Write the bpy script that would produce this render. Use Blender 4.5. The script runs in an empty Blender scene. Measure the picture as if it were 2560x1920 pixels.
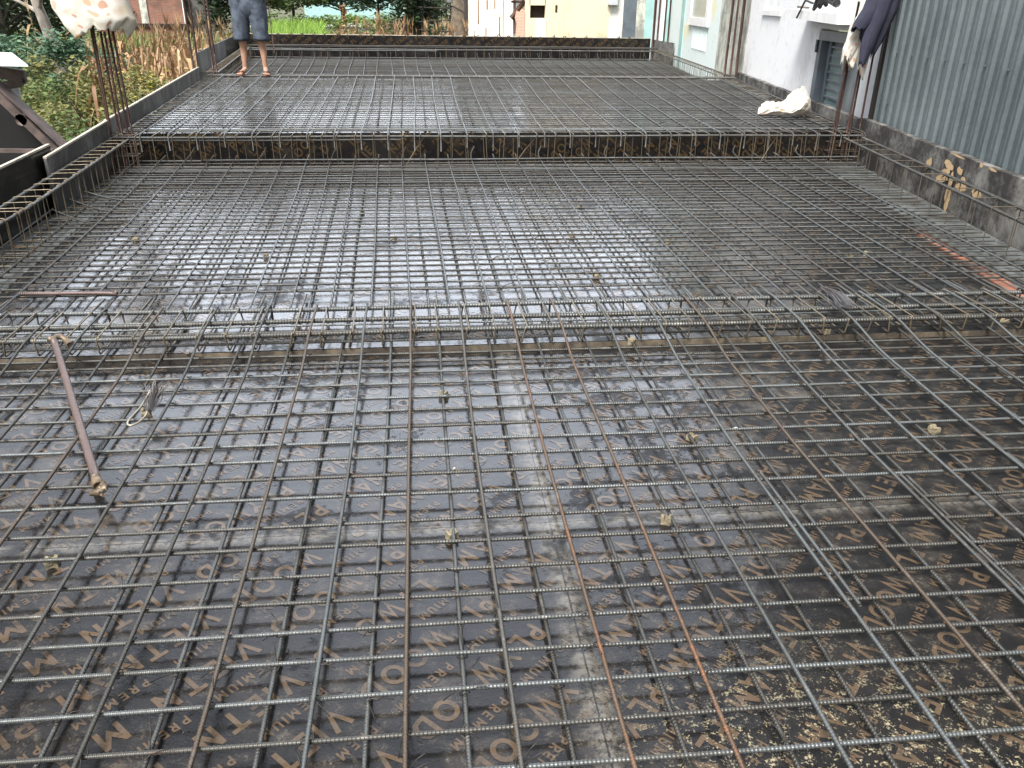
import bpy, bmesh, math, random
import numpy as np
from mathutils import Vector, Matrix, noise as mnoise

SC = bpy.context.scene
COL = SC.collection
R_ = math.radians
PI = math.pi

# ------------------------------------------------------------------ camera
H = 1.40
F_PX = 2040.0                                   # focal length in pixels of the 2560 px wide photograph
def _n(v):
    v = np.array(v, float); return v / np.linalg.norm(v)
_L = _n((-244, -964, F_PX)); _N = _n((-64, 4322, F_PX)); _T = _n(np.cross(_N, _L)); _L = _n(np.cross(_T, _N))
_R = np.array([_T, _L, -_N])                    # rows: world X, Y, Z written in camera axes (right, down, forward)
cam_d = bpy.data.cameras.new("camera"); cam = bpy.data.objects.new("camera", cam_d); COL.objects.link(cam)
cam_d.sensor_width = 36.0; cam_d.lens = 36.0 * F_PX / 2560.0
cam_d.clip_start = 0.05; cam_d.clip_end = 2000
m3 = Matrix([[_R[i][0], -_R[i][1], -_R[i][2]] for i in range(3)])
cam.matrix_world = Matrix.Translation((0, 0, H)) @ m3.to_4x4()
SC.camera = cam

def at_y(px, py, Y):                            # survey: the point at depth Y seen at a photograph pixel
    d = _R @ np.array([px - 1280, py - 960, F_PX]); t = Y / d[1]; return np.array([0, 0, H]) + t * d
def at_z(px, py, z):
    d = _R @ np.array([px - 1280, py - 960, F_PX]); t = (z - H) / d[2]; return np.array([0, 0, H]) + t * d

# ------------------------------------------------------------------ world, sun, exposure (overcast)
SUN_EL, SUN_ROT = 56.0, 212.0
w = bpy.data.worlds.new("World"); SC.world = w; w.use_nodes = True
nt = w.node_tree; nt.nodes.clear()
out = nt.nodes.new("ShaderNodeOutputWorld"); bg = nt.nodes.new("ShaderNodeBackground")
sky = nt.nodes.new("ShaderNodeTexSky"); sky.sky_type = 'NISHITA'; sky.sun_disc = False
sky.sun_elevation = R_(SUN_EL); sky.sun_rotation = R_(SUN_ROT)
sky.air_density = 1.0; sky.dust_density = 5.0; sky.ozone_density = 1.0
bw = nt.nodes.new("ShaderNodeRGBToBW"); tint = nt.nodes.new("ShaderNodeMix"); tint.data_type = 'RGBA'
wt = nt.nodes.new("ShaderNodeMix"); wt.data_type = 'RGBA'; wt.blend_type = 'MULTIPLY'; wt.inputs[0].default_value = 1.0
nt.links.new(sky.outputs[0], bw.inputs[0]); nt.links.new(bw.outputs[0], wt.inputs[6]); wt.inputs[7].default_value = (0.97, 1.0, 1.045, 1)
tint.inputs[0].default_value = 0.82
nt.links.new(sky.outputs[0], tint.inputs[6]); nt.links.new(wt.outputs[2], tint.inputs[7])
# glow added to the overcast low over the far end, for bright board reflections
wtc = nt.nodes.new("ShaderNodeTexCoord"); wdot = nt.nodes.new("ShaderNodeVectorMath"); wdot.operation = 'DOT_PRODUCT'
_ge, _ga = R_(19), R_(3)
wdot.inputs[1].default_value = (math.sin(_ga) * math.cos(_ge), math.cos(_ga) * math.cos(_ge), math.sin(_ge))
nt.links.new(wtc.outputs["Generated"], wdot.inputs[0])
wmr = nt.nodes.new("ShaderNodeMapRange"); wmr.interpolation_type = 'SMOOTHSTEP'; nt.links.new(wdot.outputs["Value"], wmr.inputs[0])
wmr.inputs[1].default_value = 0.76; wmr.inputs[2].default_value = 0.995; wmr.inputs[3].default_value = 0.0; wmr.inputs[4].default_value = 1.0
wno = nt.nodes.new("ShaderNodeTexNoise"); wno.inputs["Scale"].default_value = 3.0; wno.inputs["Detail"].default_value = 5; nt.links.new(wtc.outputs["Generated"], wno.inputs[0])
wm1 = nt.nodes.new("ShaderNodeMath"); wm1.operation = 'MULTIPLY_ADD'; nt.links.new(wno.outputs["Fac"], wm1.inputs[0]); wm1.inputs[1].default_value = 6.0; wm1.inputs[2].default_value = 3.0
wm2 = nt.nodes.new("ShaderNodeMath"); wm2.operation = 'MULTIPLY_ADD'; nt.links.new(wmr.outputs[0], wm2.inputs[0]); nt.links.new(wm1.outputs[0], wm2.inputs[1]); wm2.inputs[2].default_value = 0.8
wsc = nt.nodes.new("ShaderNodeVectorMath"); wsc.operation = 'SCALE'; nt.links.new(tint.outputs[2], wsc.inputs[0]); nt.links.new(wm2.outputs[0], wsc.inputs["Scale"])
nt.links.new(wsc.outputs[0], bg.inputs[0]); bg.inputs[1].default_value = 0.125
nt.links.new(bg.outputs[0], out.inputs[0])
sun_d = bpy.data.lights.new("sun", 'SUN'); sun = bpy.data.objects.new("sun", sun_d); COL.objects.link(sun)
sun_d.energy = 2.7; sun_d.angle = R_(25); sun_d.color = (1.0, 0.97, 0.92)
_sd = Vector((math.sin(R_(SUN_ROT)) * math.cos(R_(SUN_EL)), math.cos(R_(SUN_ROT)) * math.cos(R_(SUN_EL)), math.sin(R_(SUN_EL))))
sun.rotation_euler = _sd.to_track_quat('Z', 'Y').to_euler(); sun.location = (0, 0, 30)
SC.view_settings.view_transform = 'Standard'; SC.view_settings.look = 'None'
SC.view_settings.gamma = 1; SC.view_settings.exposure = 1.25
SC.view_settings.use_curve_mapping = False

# ------------------------------------------------------------------ helpers: objects
def empty(name, loc=(0, 0, 0), rz=0):
    o = bpy.data.objects.new(name, None); COL.objects.link(o); o.location = loc; o.rotation_euler = (0, 0, rz)
    o.empty_display_size = 0.1; return o
def tag(o, label=None, cat=None, group=None, kind=None):
    if label: o["label"] = label
    if cat: o["category"] = cat
    if group: o["group"] = group
    if kind: o["kind"] = kind
    return o
def thing(name, label, cat, loc=(0, 0, 0), rz=0, group=None):
    return tag(empty(name, loc, rz), label, cat, group)
def link(name, me, parent=None, loc=None, rot=None):
    o = bpy.data.objects.new(name, me); COL.objects.link(o)
    if parent: o.parent = parent
    if loc is not None: o.location = loc
    if rot is not None: o.rotation_euler = rot
    return o

class MB:
    """collects vertices and faces, builds ONE mesh"""
    def __init__(s): s.v = []; s.f = []; s.uv = []; s.sm = []; s.n = 0
    def add(s, v, f, uv=None, smooth=True):
        v = np.asarray(v, float); b = s.n
        s.v.append(v); s.n += len(v)
        for i, q in enumerate(f):
            s.f.append([b + k for k in q]); s.sm.append(smooth)
            s.uv.append(uv[i] if uv is not None else None)
        return s
    def mesh(s, name, mat):
        me = bpy.data.meshes.new(name)
        V = np.concatenate(s.v) if s.v else np.zeros((0, 3))
        me.from_pydata(V.tolist(), [], s.f); me.polygons.foreach_set("use_smooth", s.sm)
        if any(u is not None for u in s.uv):
            l = me.uv_layers.new(name="UVMap"); a = []
            for f, u in zip(s.f, s.uv):
                if u is None: a += [0.0, 0.0] * len(f)
                else:
                    for p in u: a += [p[0], p[1]]
            l.data.foreach_set("uv", a)
        if mat: me.materials.append(mat)
        me.update(); return me
    def build(s, name, mat, parent=None, loc=None, rot=None):
        return link(name, s.mesh(name, mat), parent, loc, rot)
    # shapes
    def box(s, c, d, rz=0.0, bev=0.0, tilt=None):
        bm = bmesh.new(); bmesh.ops.create_cube(bm, size=1.0)
        for v in bm.verts: v.co = Vector((v.co.x * d[0], v.co.y * d[1], v.co.z * d[2]))
        if bev: bmesh.ops.bevel(bm, geom=bm.edges[:], offset=bev, segments=2, affect='EDGES')
        M = Matrix.Rotation(rz, 4, 'Z')
        if tilt is not None: M = M @ tilt.to_4x4()
        bm.transform(Matrix.Translation(c) @ M)
        s.bm(bm, smooth=False); return s
    def bm(s, bm, smooth=True):
        bm.verts.index_update()
        s.add([v.co[:] for v in bm.verts], [[v.index for v in f.verts] for f in bm.faces], None, smooth); bm.free()
    def prism(s, poly, z0, z1):
        """poly: ccw list of (x, y); z0, z1: numbers"""
        n = len(poly)
        v = [(x, y, z0) for x, y in poly] + [(x, y, z1) for x, y in poly]
        f = [list(range(n))[::-1], list(range(n, 2 * n))] + [[i, (i + 1) % n, n + (i + 1) % n, n + i] for i in range(n)]
        s.add(v, f, None, False); return s
    def slab(s, A, B, zb0, zt0, zb1, zt1, th):
        """upright board from A to B (x, y), bottom and top heights at both ends, thickness th to the left of A->B"""
        A = np.array(A, float); B = np.array(B, float); d = _n(B - A); nrm = np.array([-d[1], d[0]]) * th
        v = [(*A, zb0), (*B, zb1), (*B, zt1), (*A, zt0)]
        A2 = A + nrm; B2 = B + nrm
        v += [(*A2, zb0), (*B2, zb1), (*B2, zt1), (*A2, zt0)]
        s.add(v, [[0, 1, 2, 3], [5, 4, 7, 6], [3, 2, 6, 7], [1, 0, 4, 5], [0, 3, 7, 4], [2, 1, 5, 6]], None, False); return s
    def tube(s, pts, r, n=7, cap=True, closed=False, u0=0.0):
        P = np.asarray(pts, float); N = len(P)
        r = np.full(N, float(r)) if np.isscalar(r) else np.interp(np.linspace(0, 1, N), np.linspace(0, 1, len(r)), np.asarray(r, float))
        if closed: T = np.roll(P, -1, 0) - np.roll(P, 1, 0)
        else: T = np.gradient(P, axis=0)
        T /= np.maximum(np.linalg.norm(T, axis=1)[:, None], 1e-9)
        d = P[-1] - P[0] if not closed else T[0]
        up = np.array([0, 0, 1.0])
        if abs(_n(d)[2] if np.linalg.norm(d) > 1e-6 else 0) > 0.9: up = np.array([0, 1.0, 0])
        S = np.cross(T, up); ln = np.linalg.norm(S, axis=1)
        for i in range(N):
            if ln[i] < 0.15: S[i] = np.cross(T[i], np.array([0.31, 0.95, 0.1]))
        S /= np.linalg.norm(S, axis=1)[:, None]
        for i in range(1, N):                      # keep frames from flipping
            a = S[i - 1] - T[i] * np.dot(S[i - 1], T[i]); la = np.linalg.norm(a)
            if la > 1e-6: S[i] = a / la
        U = np.cross(S, T)
        L = np.concatenate([[0], np.cumsum(np.linalg.norm(np.diff(P, axis=0), axis=1))]) + u0
        ang = np.arange(n) / n * 2 * PI
        V = (P[:, None, :] + r[:, None, None] * (np.cos(ang)[None, :, None] * S[:, None, :] + np.sin(ang)[None, :, None] * U[:, None, :])).reshape(-1, 3)
        f = []; uv = []
        M = N if closed else N - 1
        for i in range(M):
            j = (i + 1) % N; lj = L[j] if j else L[i] + 0.01
            for k in range(n):
                k2 = (k + 1) % n
                f.append([i * n + k, j * n + k, j * n + k2, i * n + k2][::-1])
                uv.append([(L[i], k / n), (lj, k / n), (lj, (k + 1) / n), (L[i], (k + 1) / n)][::-1])
        if cap and not closed:
            f.append(list(range(n))); uv.append([(L[0], 0)] * n)
            f.append([(N - 1) * n + k for k in range(n)][::-1]); uv.append([(L[-1], 0)] * n)
        s.add(V, f, uv, True); return s
    def rebar(s, pts, r, n=7, pitch=0.0085, u0=0.0):
        """deformed bar: a tube with real ribs"""
        P = np.asarray(pts, float)
        L = np.concatenate([[0], np.cumsum(np.linalg.norm(np.diff(P, axis=0), axis=1))])
        k = int(L[-1] / pitch); base = np.arange(k) * pitch
        q = (base[:, None] + np.array([0.0, 0.42, 0.55, 0.87]) * pitch).ravel()
        rr = np.tile(np.array([0.93, 0.93, 1.06, 1.06]) * r, k)
        X = np.stack([np.interp(q, L, P[:, c]) for c in range(3)], 1)
        return s.tube(X, rr, n, u0=u0)

def polyline(A, B, n, wob=0.0, rng=random, wz=0.0):
    A = np.array(A, float); B = np.array(B, float); t = np.linspace(0, 1, n)[:, None]
    P = A + (B - A) * t; L = np.linalg.norm(B - A)
    d = _n(B - A); sd = np.cross(d, [0, 0, 1.0])
    p1, p2, p3 = rng.uniform(0, 6.3), rng.uniform(0, 6.3), rng.uniform(0, 6.3)
    x = t[:, 0] * L
    P += (wob * (np.sin(x * 1.3 + p1) + 0.5 * np.sin(x * 3.1 + p2)))[:, None] * sd
    P[:, 2] += wz * np.sin(x * 2.2 + p3)
    return P
def bend(pts, rad=0.02, seg=4):
    """rounds the corners of an open polyline"""
    P = [np.array(p, float) for p in pts]; o = [P[0]]
    for i in range(1, len(P) - 1):
        a, b, c = P[i - 1], P[i], P[i + 1]
        r1 = min(rad, np.linalg.norm(a - b) * 0.45); r2 = min(rad, np.linalg.norm(c - b) * 0.45)
        s0 = b + _n(a - b) * r1; s1 = b + _n(c - b) * r2
        for k in range(seg + 1):
            t = k / seg; o.append((1 - t) ** 2 * s0 + 2 * t * (1 - t) * b + t * t * s1)
    o.append(P[-1]); return np.array(o)

def applied(o):
    """replace an object's mesh by its modified mesh"""
    dg = bpy.context.evaluated_depsgraph_get(); dg.update()
    me = bpy.data.meshes.new_from_object(o.evaluated_get(dg)); o.modifiers.clear(); o.data = me; return o

# ------------------------------------------------------------------ helpers: materials
class NT:
    def __init__(s, name):
        s.m = bpy.data.materials.new(name); s.m.use_nodes = True; s.t = s.m.node_tree; s.t.nodes.clear()
        s.out = s.node("ShaderNodeOutputMaterial"); s.p = s.node("ShaderNodeBsdfPrincipled")
        s.l(s.p.outputs[0], s.out.inputs[0])
    def node(s, ty, **k):
        n = s.t.nodes.new(ty)
        for a, b in k.items(): setattr(n, a, b)
        return n
    def l(s, a, b): s.t.links.new(a, b)
    def val(s, x, inp):
        if hasattr(x, "is_output") or hasattr(x, "links"): s.l(x, inp)
        else: inp.default_value = x
    def coord(s, which="Object"): return s.node("ShaderNodeTexCoord").outputs[which]
    def mapping(s, v, scale=(1, 1, 1), rot=(0, 0, 0), loc=(0, 0, 0)):
        n = s.node("ShaderNodeMapping"); s.l(v, n.inputs[0]); n.inputs["Scale"].default_value = scale
        n.inputs["Rotation"].default_value = rot; n.inputs["Location"].default_value = loc; return n.outputs[0]
    def noise(s, v, scale, detail=4, rough=0.55, dist=0.0, col=False):
        n = s.node("ShaderNodeTexNoise"); s.l(v, n.inputs["Vector"]); n.inputs["Scale"].default_value = scale
        n.inputs["Detail"].default_value = detail; n.inputs["Roughness"].default_value = rough; n.inputs["Distortion"].default_value = dist
        return n.outputs["Color" if col else "Fac"]
    def voro(s, v, scale, feature='F1', out="Distance"):
        n = s.node("ShaderNodeTexVoronoi", feature=feature); s.l(v, n.inputs["Vector"]); n.inputs["Scale"].default_value = scale
        return n.outputs[out]
    def ramp(s, x, a, b, lo=0.0, hi=1.0, smooth=True):
        n = s.node("ShaderNodeMapRange"); n.interpolation_type = 'SMOOTHSTEP' if smooth else 'LINEAR'
        s.val(x, n.inputs[0]); n.inputs[1].default_value = a; n.inputs[2].default_value = b
        n.inputs[3].default_value = lo; n.inputs[4].default_value = hi; return n.outputs[0]
    def math(s, op, a, b=0.0, c=0.0):
        n = s.node("ShaderNodeMath", operation=op); s.val(a, n.inputs[0]); s.val(b, n.inputs[1]); s.val(c, n.inputs[2]); return n.outputs[0]
    def mix(s, f, a, b, mode='MIX'):
        n = s.node("ShaderNodeMix", data_type='RGBA', blend_type=mode); s.val(f, n.inputs[0])
        for x, i in ((a, 6), (b, 7)):
            if isinstance(x, tuple): n.inputs[i].default_value = (*x[:3], 1)
            else: s.l(x, n.inputs[i])
        return n.outputs[2]
    def bump(s, h, strength=0.3, dist=0.01, normal=None):
        n = s.node("ShaderNodeBump"); s.l(h, n.inputs["Height"]); n.inputs["Strength"].default_value = strength
        n.inputs["Distance"].default_value = dist
        if normal is not None: s.l(normal, n.inputs["Normal"])
        return n.outputs[0]
    def sep(s, v):
        n = s.node("ShaderNodeSeparateXYZ"); s.l(v, n.inputs[0]); return n.outputs
    def set(s, **k):
        for a, b in k.items():
            i = s.p.inputs[a.replace("_", " ")]
            if isinstance(b, tuple): i.default_value = (*b[:3], 1) if i.type == 'RGBA' else b
            else: s.val(b, i)
        return s.m

def simple(name, c, rough=0.6, var=0.25, scale=8.0, metallic=0.0, c2=None, bump=0.0, bscale=60, spec=0.5, island=0.0, rnd=0.0):
    n = NT(name); co = n.coord()
    c2 = c2 or tuple(x * (1 - var) for x in c)
    col = n.mix(n.ramp(n.noise(co, scale, 5), 0.35, 0.65), c, c2)
    if island:
        g = n.node("ShaderNodeNewGeometry").outputs["Random Per Island"]
        col = n.mix(1.0, col, n.mix(g, (1 - island,) * 3, (1 + island,) * 3), 'MULTIPLY')
    if rnd:
        g = n.node("ShaderNodeObjectInfo").outputs["Random"]
        col = n.mix(1.0, col, n.mix(g, (1 - rnd,) * 3, (1 + rnd,) * 3), 'MULTIPLY')
    k = dict(Base_Color=col, Roughness=rough, Metallic=metallic, Specular_IOR_Level=spec)
    if bump: k["Normal"] = n.bump(n.noise(co, bscale, 4), bump, 0.01)
    return n.set(**k)

def mat_rebar(name, c1, c2, c3, rusty=0.3, ribs=True, wet=0.0):
    n = NT(name); co = n.coord(); uv = n.coord("UV")
    rnd = n.node("ShaderNodeObjectInfo").outputs["Random"]
    off = n.node("ShaderNodeVectorMath", operation='SCALE'); n.l(co, off.inputs[0]); off.inputs[3].default_value = 1.0
    n1 = n.noise(co, 3.0, 5, 0.65); n2 = n.noise(co, 60.0, 3, 0.6)
    f = n.math('ADD', n.math('MULTIPLY', rnd, 0.35), n.math('ADD', n.math('MULTIPLY', n1, 0.75), n.math('MULTIPLY', n2, 0.25)))
    col = n.mix(n.ramp(f, 0.42, 0.80), c1, c2)
    col = n.mix(n.math('MULTIPLY', n.ramp(n.noise(co, 14.0, 4, 0.7), 0.56, 0.72), 0.35), col, (0.30, 0.28, 0.245))
    col = n.mix(n.ramp(n.math('ADD', n1, n.math('MULTIPLY', n2, 0.5)), 0.98 - 0.35 * rusty, 1.1 - 0.3 * rusty), col, c3)
    k = dict(Base_Color=col, Roughness=n.ramp(n2, 0.3, 0.7, 0.34, 0.6), Metallic=0.55, Specular_IOR_Level=0.5)
    if ribs:
        s = n.sep(uv)
        wv = n.math('SINE', n.math('ADD', n.math('MULTIPLY', s[0], 2 * PI / 0.0085), n.math('MULTIPLY', s[1], 2 * PI)))
        k["Normal"] = n.bump(n.math('ADD', wv, n.math('MULTIPLY', n2, 0.8)), 0.55, 0.0012)
    else:
        k["Normal"] = n.bump(n2, 0.3, 0.002)
    return n.set(**k)

def mat_ply(name, letter=False, vertical=False, patchy=False, wet=1.0, seams=(), dirt=None):
    """wet film-faced plywood: near-black phenolic film, water film, cement smears"""
    n = NT(name); co = n.coord()
    xyz = n.sep(co)
    nA = n.noise(co, 1.1, 4, 0.6); nB = n.noise(co, 7.0, 6, 0.65, 0.4); nC = n.noise(co, 38.0, 5, 0.65); nD = n.noise(co, 170.0, 3, 0.6)
    dark = n.mix(n.ramp(nB, 0.35, 0.7), (0.008, 0.0076, 0.008), (0.020, 0.0175, 0.016))
    if letter:
        wear = n.ramp(n.math('ADD', n.math('MULTIPLY', nC, 0.6), n.math('MULTIPLY', nB, 0.5)), 0.52, 0.74)
        base = n.mix(n.math('MULTIPLY', wear, 0.85), n.mix(nC, (0.085, 0.055, 0.026) if vertical else (0.100, 0.068, 0.042), (0.06, 0.04, 0.02) if vertical else (0.068, 0.047, 0.030)), dark)
    else: base = dark
    # dried cement haze, dots and crumbs
    haze = n.math('MULTIPLY', n.ramp(nB, 0.50, 0.75), n.ramp(nA, 0.42, 0.62))
    base = n.mix(n.math('MULTIPLY', haze, 0.10 if vertical else 0.40), base, (0.15, 0.125, 0.10))
    grit = n.math('MULTIPLY', n.ramp(n.math('ADD', n.math('MULTIPLY', nC, 0.6), n.math('MULTIPLY', nD, 0.4)), 0.50, 0.62), n.ramp(nB, 0.40, 0.62))
    base = n.mix(n.math('MULTIPLY', grit, 0.05 if vertical else 0.27), base, (0.19, 0.165, 0.125))
    specks = n.ramp(n.voro(co, 90.0), 0.16, 0.06)
    sp_mask = n.math('MULTIPLY', specks, n.ramp(nC, 0.55, 0.66))
    base = n.mix(n.math('MULTIPLY', sp_mask, 0.55), base, (0.34, 0.31, 0.24))
    if dirt:
        dx = n.math('SUBTRACT', xyz[0], dirt[0]); dy = n.math('SUBTRACT', xyz[1], dirt[1])
        dd = n.math('SQRT', n.math('ADD', n.math('MULTIPLY', dx, dx), n.math('MULTIPLY', n.math('MULTIPLY', dy, dy), 2.2)))
        m = n.ramp(n.math('ADD', dd, n.math('MULTIPLY', nB, 0.5)), 0.15 + 0.25, dirt[2] + 0.25, 1.0, 0.0)
        chips = n.ramp(n.math('ADD', n.math('MULTIPLY', nC, 0.55), n.math('MULTIPLY', nD, 0.45)), 0.53, 0.61)
        base = n.mix(n.math('MULTIPLY', n.math('MULTIPLY', m, chips), 0.8), base, (0.40, 0.345, 0.22))
    sm = None
    for axis, pos, width in seams:
        d = n.math('ABSOLUTE', n.math('SUBTRACT', xyz[axis], pos))
        a = n.math('MULTIPLY', n.math('MULTIPLY', n.ramp(n.math('ADD', d, n.math('MULTIPLY', nB, 0.08)), 0.03, width + 0.04, 1.0, 0.0), n.ramp(n.math('ADD', n.math('MULTIPLY', nC, 0.7), n.math('MULTIPLY', nD, 0.3)), 0.40, 0.53, 0.15, 1.0)), n.ramp(nB, 0.36, 0.50, 0.15, 1.0))
        base = n.mix(n.math('MULTIPLY', a, 0.8), base, (0.17, 0.155, 0.13))
        ln = n.ramp(d, 0.0015, 0.003, 1.0, 0.0)
        base = n.mix(n.math('MULTIPLY', ln, 0.8), base, (0.01, 0.01, 0.01))
        sm = a if sm is None else n.math('MAXIMUM', sm, a)
    # the water film: present or absent, with ragged edges
    film = n.math('ADD', n.math('ADD', n.math('MULTIPLY', nA, 0.50), n.math('MULTIPLY', nB, 0.32)), n.math('MULTIPLY', nC, 0.18))
    if dirt:                                     # the boards dry towards the right-hand side
        film = n.math('SUBTRACT', film, n.ramp(n.math('ADD', xyz[0], n.math('MULTIPLY', n.math('SUBTRACT', nA, 0.5), 1.2)), 0.2, 1.8, 0.0, 0.125))
    if sm is not None: film = n.math('SUBTRACT', film, n.math('MULTIPLY', sm, 0.06))
    wetm = n.ramp(film, 0.425, 0.450, 0.10, 1.0)
    h = n.math('ADD', n.math('ADD', n.math('MULTIPLY', nC, 0.30), n.math('MULTIPLY', nD, 0.42)), n.math('MULTIPLY', nB, 0.5))
    bn = n.bump(n.math('ADD', h, n.math('MULTIPLY', wetm, 0.25)), 0.42, 0.0016)
    bn2 = n.bump(n.math('ADD', n.math('MULTIPLY', nD, 0.5), nC), 0.5, 0.003)
    return n.set(Base_Color=base, Roughness=0.45, Specular_IOR_Level=n.ramp(wetm, 0.0, 1.0, 0.34, 0.06, False), Coat_Weight=n.math('MULTIPLY', wetm, wet),
                 Coat_Roughness=n.ramp(nB, 0.35, 0.7, 0.008, 0.045) if not patchy else n.math('ADD', n.ramp(nC, 0.45, 0.62, 0.012, 0.22), n.ramp(nA, 0.45, 0.6, 0.06, 0.0)), Coat_IOR=1.45, Coat_Normal=bn, Normal=bn2)

def mat_concrete(name, c=(0.30, 0.29, 0.27), dark=(0.07, 0.065, 0.06), patches=None, scale=2.0, bias=0.0, rough=0.8, streak=0.0):
    n = NT(name); co = n.coord()
    st = n.mapping(co, (1, 1, 0.18))
    a = n.noise(co, scale, 7, 0.68, 0.3); b = n.noise(co, scale * 9, 5, 0.65); d = n.noise(st, scale * 3, 5, 0.6)
    f = n.math('ADD', n.math('MULTIPLY', a, 0.6), n.math('ADD', n.math('MULTIPLY', b, 0.2), n.math('MULTIPLY', d, 0.2 + streak)))
    f2 = n.ramp(f, 0.42 + bias + streak * 0.5, 0.60 + bias + streak * 0.5)
    base = n.mix(f2, dark, c)
    base = n.mix(n.math('MULTIPLY', n.ramp(b, 0.55, 0.72), 0.35), base, tuple(x * 0.45 for x in c))
    if patches:
        for (col, sc, lo, hi) in patches:
            base = n.mix(n.ramp(n.noise(co, sc, 3, 0.5, 0.2), lo, hi), base, col)
    return n.set(Base_Color=base, Roughness=rough, Specular_IOR_Level=0.3, Normal=n.bump(n.math('ADD', b, a), 0.4, 0.01))

def mat_brick(name, c1=(0.30, 0.10, 0.06), c2=(0.22, 0.08, 0.05), mortar=(0.20, 0.18, 0.15), rot=(R_(90), 0, 0), dark=0.5):
    n = NT(name); co = n.coord(); b = n.node("ShaderNodeTexBrick")
    n.l(n.mapping(co, (1, 1, 1), rot), b.inputs[0]); b.inputs["Color1"].default_value = (*c1, 1); b.inputs["Color2"].default_value = (*c2, 1)
    b.inputs["Mortar"].default_value = (*mortar, 1); b.inputs["Scale"].default_value = 1.0
    b.inputs["Brick Width"].default_value = 0.2; b.inputs["Row Height"].default_value = 0.075; b.inputs["Mortar Size"].default_value = 0.01
    nn = n.noise(co, 1.3, 6, 0.65)
    col = n.mix(n.math('MULTIPLY', n.ramp(nn, 0.45, 0.68), dark), b.outputs[0], (0.03, 0.03, 0.025))
    return n.set(Base_Color=col, Roughness=0.85, Normal=n.bump(b.outputs["Fac"], -0.4, 0.01))

def mat_leaf(name, c1, c2, scale=3.0, island=0.5, trans=0.25):
    n = NT(name); co = n.coord()
    g = n.node("ShaderNodeNewGeometry").outputs["Random Per Island"]
    col = n.mix(n.ramp(n.math('ADD', n.math('MULTIPLY', g, island), n.math('MULTIPLY', n.noise(co, scale, 3), 1 - island)), 0.25, 0.75), c1, c2)
    m = n.set(Base_Color=col, Roughness=0.55, Specular_IOR_Level=0.35)
    tr = n.node("ShaderNodeBsdfTranslucent"); n.l(col, tr.inputs[0]); mx = n.node("ShaderNodeMixShader"); mx.inputs[0].default_value = trans
    n.l(n.p.outputs[0], mx.inputs[1]); n.l(tr.outputs[0], mx.inputs[2]); n.l(mx.outputs[0], n.out.inputs[0])
    return m

def mat_spots(name):
    """white plastic-fibre sheet with faded orange polka dots"""
    n = NT(name); uv = n.coord("UV")
    uw = n.node("ShaderNodeVectorMath", operation='ADD'); n.l(uv, uw.inputs[0])
    ns = n.node("ShaderNodeVectorMath", operation='SCALE'); n.l(n.noise(uv, 9, 2, 0.5, 0, True), ns.inputs[0]); ns.inputs[3].default_value = 0.012; n.l(ns.outputs[0], uw.inputs[1])
    v = n.node("ShaderNodeTexVoronoi"); n.l(uw.outputs[0], v.inputs["Vector"]); v.inputs["Scale"].default_value = 10.5; v.inputs["Randomness"].default_value = 0.62
    m = n.ramp(v.outputs["Distance"], 0.35, 0.30); rr = n.sep(v.outputs["Color"])
    spot = n.mix(n.ramp(rr[0], 0.0, 1.0), (0.66, 0.20, 0.09), (0.74, 0.44, 0.24))
    base = n.mix(n.ramp(n.noise(uv, 7, 4), 0.42, 0.72), (0.86, 0.84, 0.78), (0.72, 0.64, 0.50))
    col = n.mix(n.math('MULTIPLY', m, n.ramp(rr[1], 0.12, 0.6, 0.05, 0.75)), base, spot)
    tr = n.node("ShaderNodeBsdfTranslucent"); n.l(col, tr.inputs[0]); mx = n.node("ShaderNodeMixShader"); mx.inputs[0].default_value = 0.35
    mm = n.set(Base_Color=col, Roughness=0.6, Normal=n.bump(n.noise(uv, 30, 4), 0.25, 0.01))
    n.l(n.p.outputs[0], mx.inputs[1]); n.l(tr.outputs[0], mx.inputs[2]); n.l(mx.outputs[0], n.out.inputs[0])
    return mm

M = {}
SEAM_F = ((0, 0.345, 0.065), (1, 1.985, 0.05), (0, 2.77, 0.06), (0, -2.11, 0.06))
SEAM_M = ((1, 5.75, 0.03), (1, 4.53, 0.03))
DIRT = (0.86, 1.02, 0.80)
M['deck'] = mat_ply("wet_plywood", seams=SEAM_F, dirt=DIRT)
M['deck_l'] = mat_ply("plywood_print", letter=True, seams=SEAM_F, dirt=DIRT)
M['deck2'] = mat_ply("wet_plywood_mid", patchy=True, seams=SEAM_M)
M['deck2_l'] = mat_ply("plywood_print_mid", letter=True, patchy=True, seams=SEAM_M)
M['deck3'] = mat_ply("wet_plywood_upper", patchy=True, wet=1.0)
M['ply_v'] = mat_ply("plywood_upright", vertical=True, wet=0.3)
M['ply_vl'] = mat_ply("plywood_upright_print", letter=True, vertical=True, wet=0.35)
M['ply_grey'] = mat_concrete("weathered_form_board", (0.17, 0.165, 0.155), (0.035, 0.033, 0.03), scale=1.6, bias=0.02, rough=0.6)
M['ply_edge'] = simple("pale_board_edge", (0.55, 0.50, 0.40), 0.7, 0.4, 6)
M['steel'] = mat_rebar("rebar_steel", (0.120, 0.126, 0.124), (0.072, 0.068, 0.060), (0.11, 0.068, 0.045), 0.18)
M['steel_r'] = mat_rebar("rebar_ribbed_steel", (0.135, 0.146, 0.147), (0.078, 0.075, 0.067), (0.125, 0.078, 0.050), 0.22, ribs=False)
M['rusty'] = mat_rebar("rebar_rusty", (0.11, 0.095, 0.078), (0.15, 0.095, 0.062), (0.27, 0.125, 0.065), 0.55, ribs=False)
M['brownish'] = mat_rebar("rebar_brownish", (0.115, 0.11, 0.10), (0.115, 0.088, 0.066), (0.16, 0.10, 0.062), 0.25, ribs=False)
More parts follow.
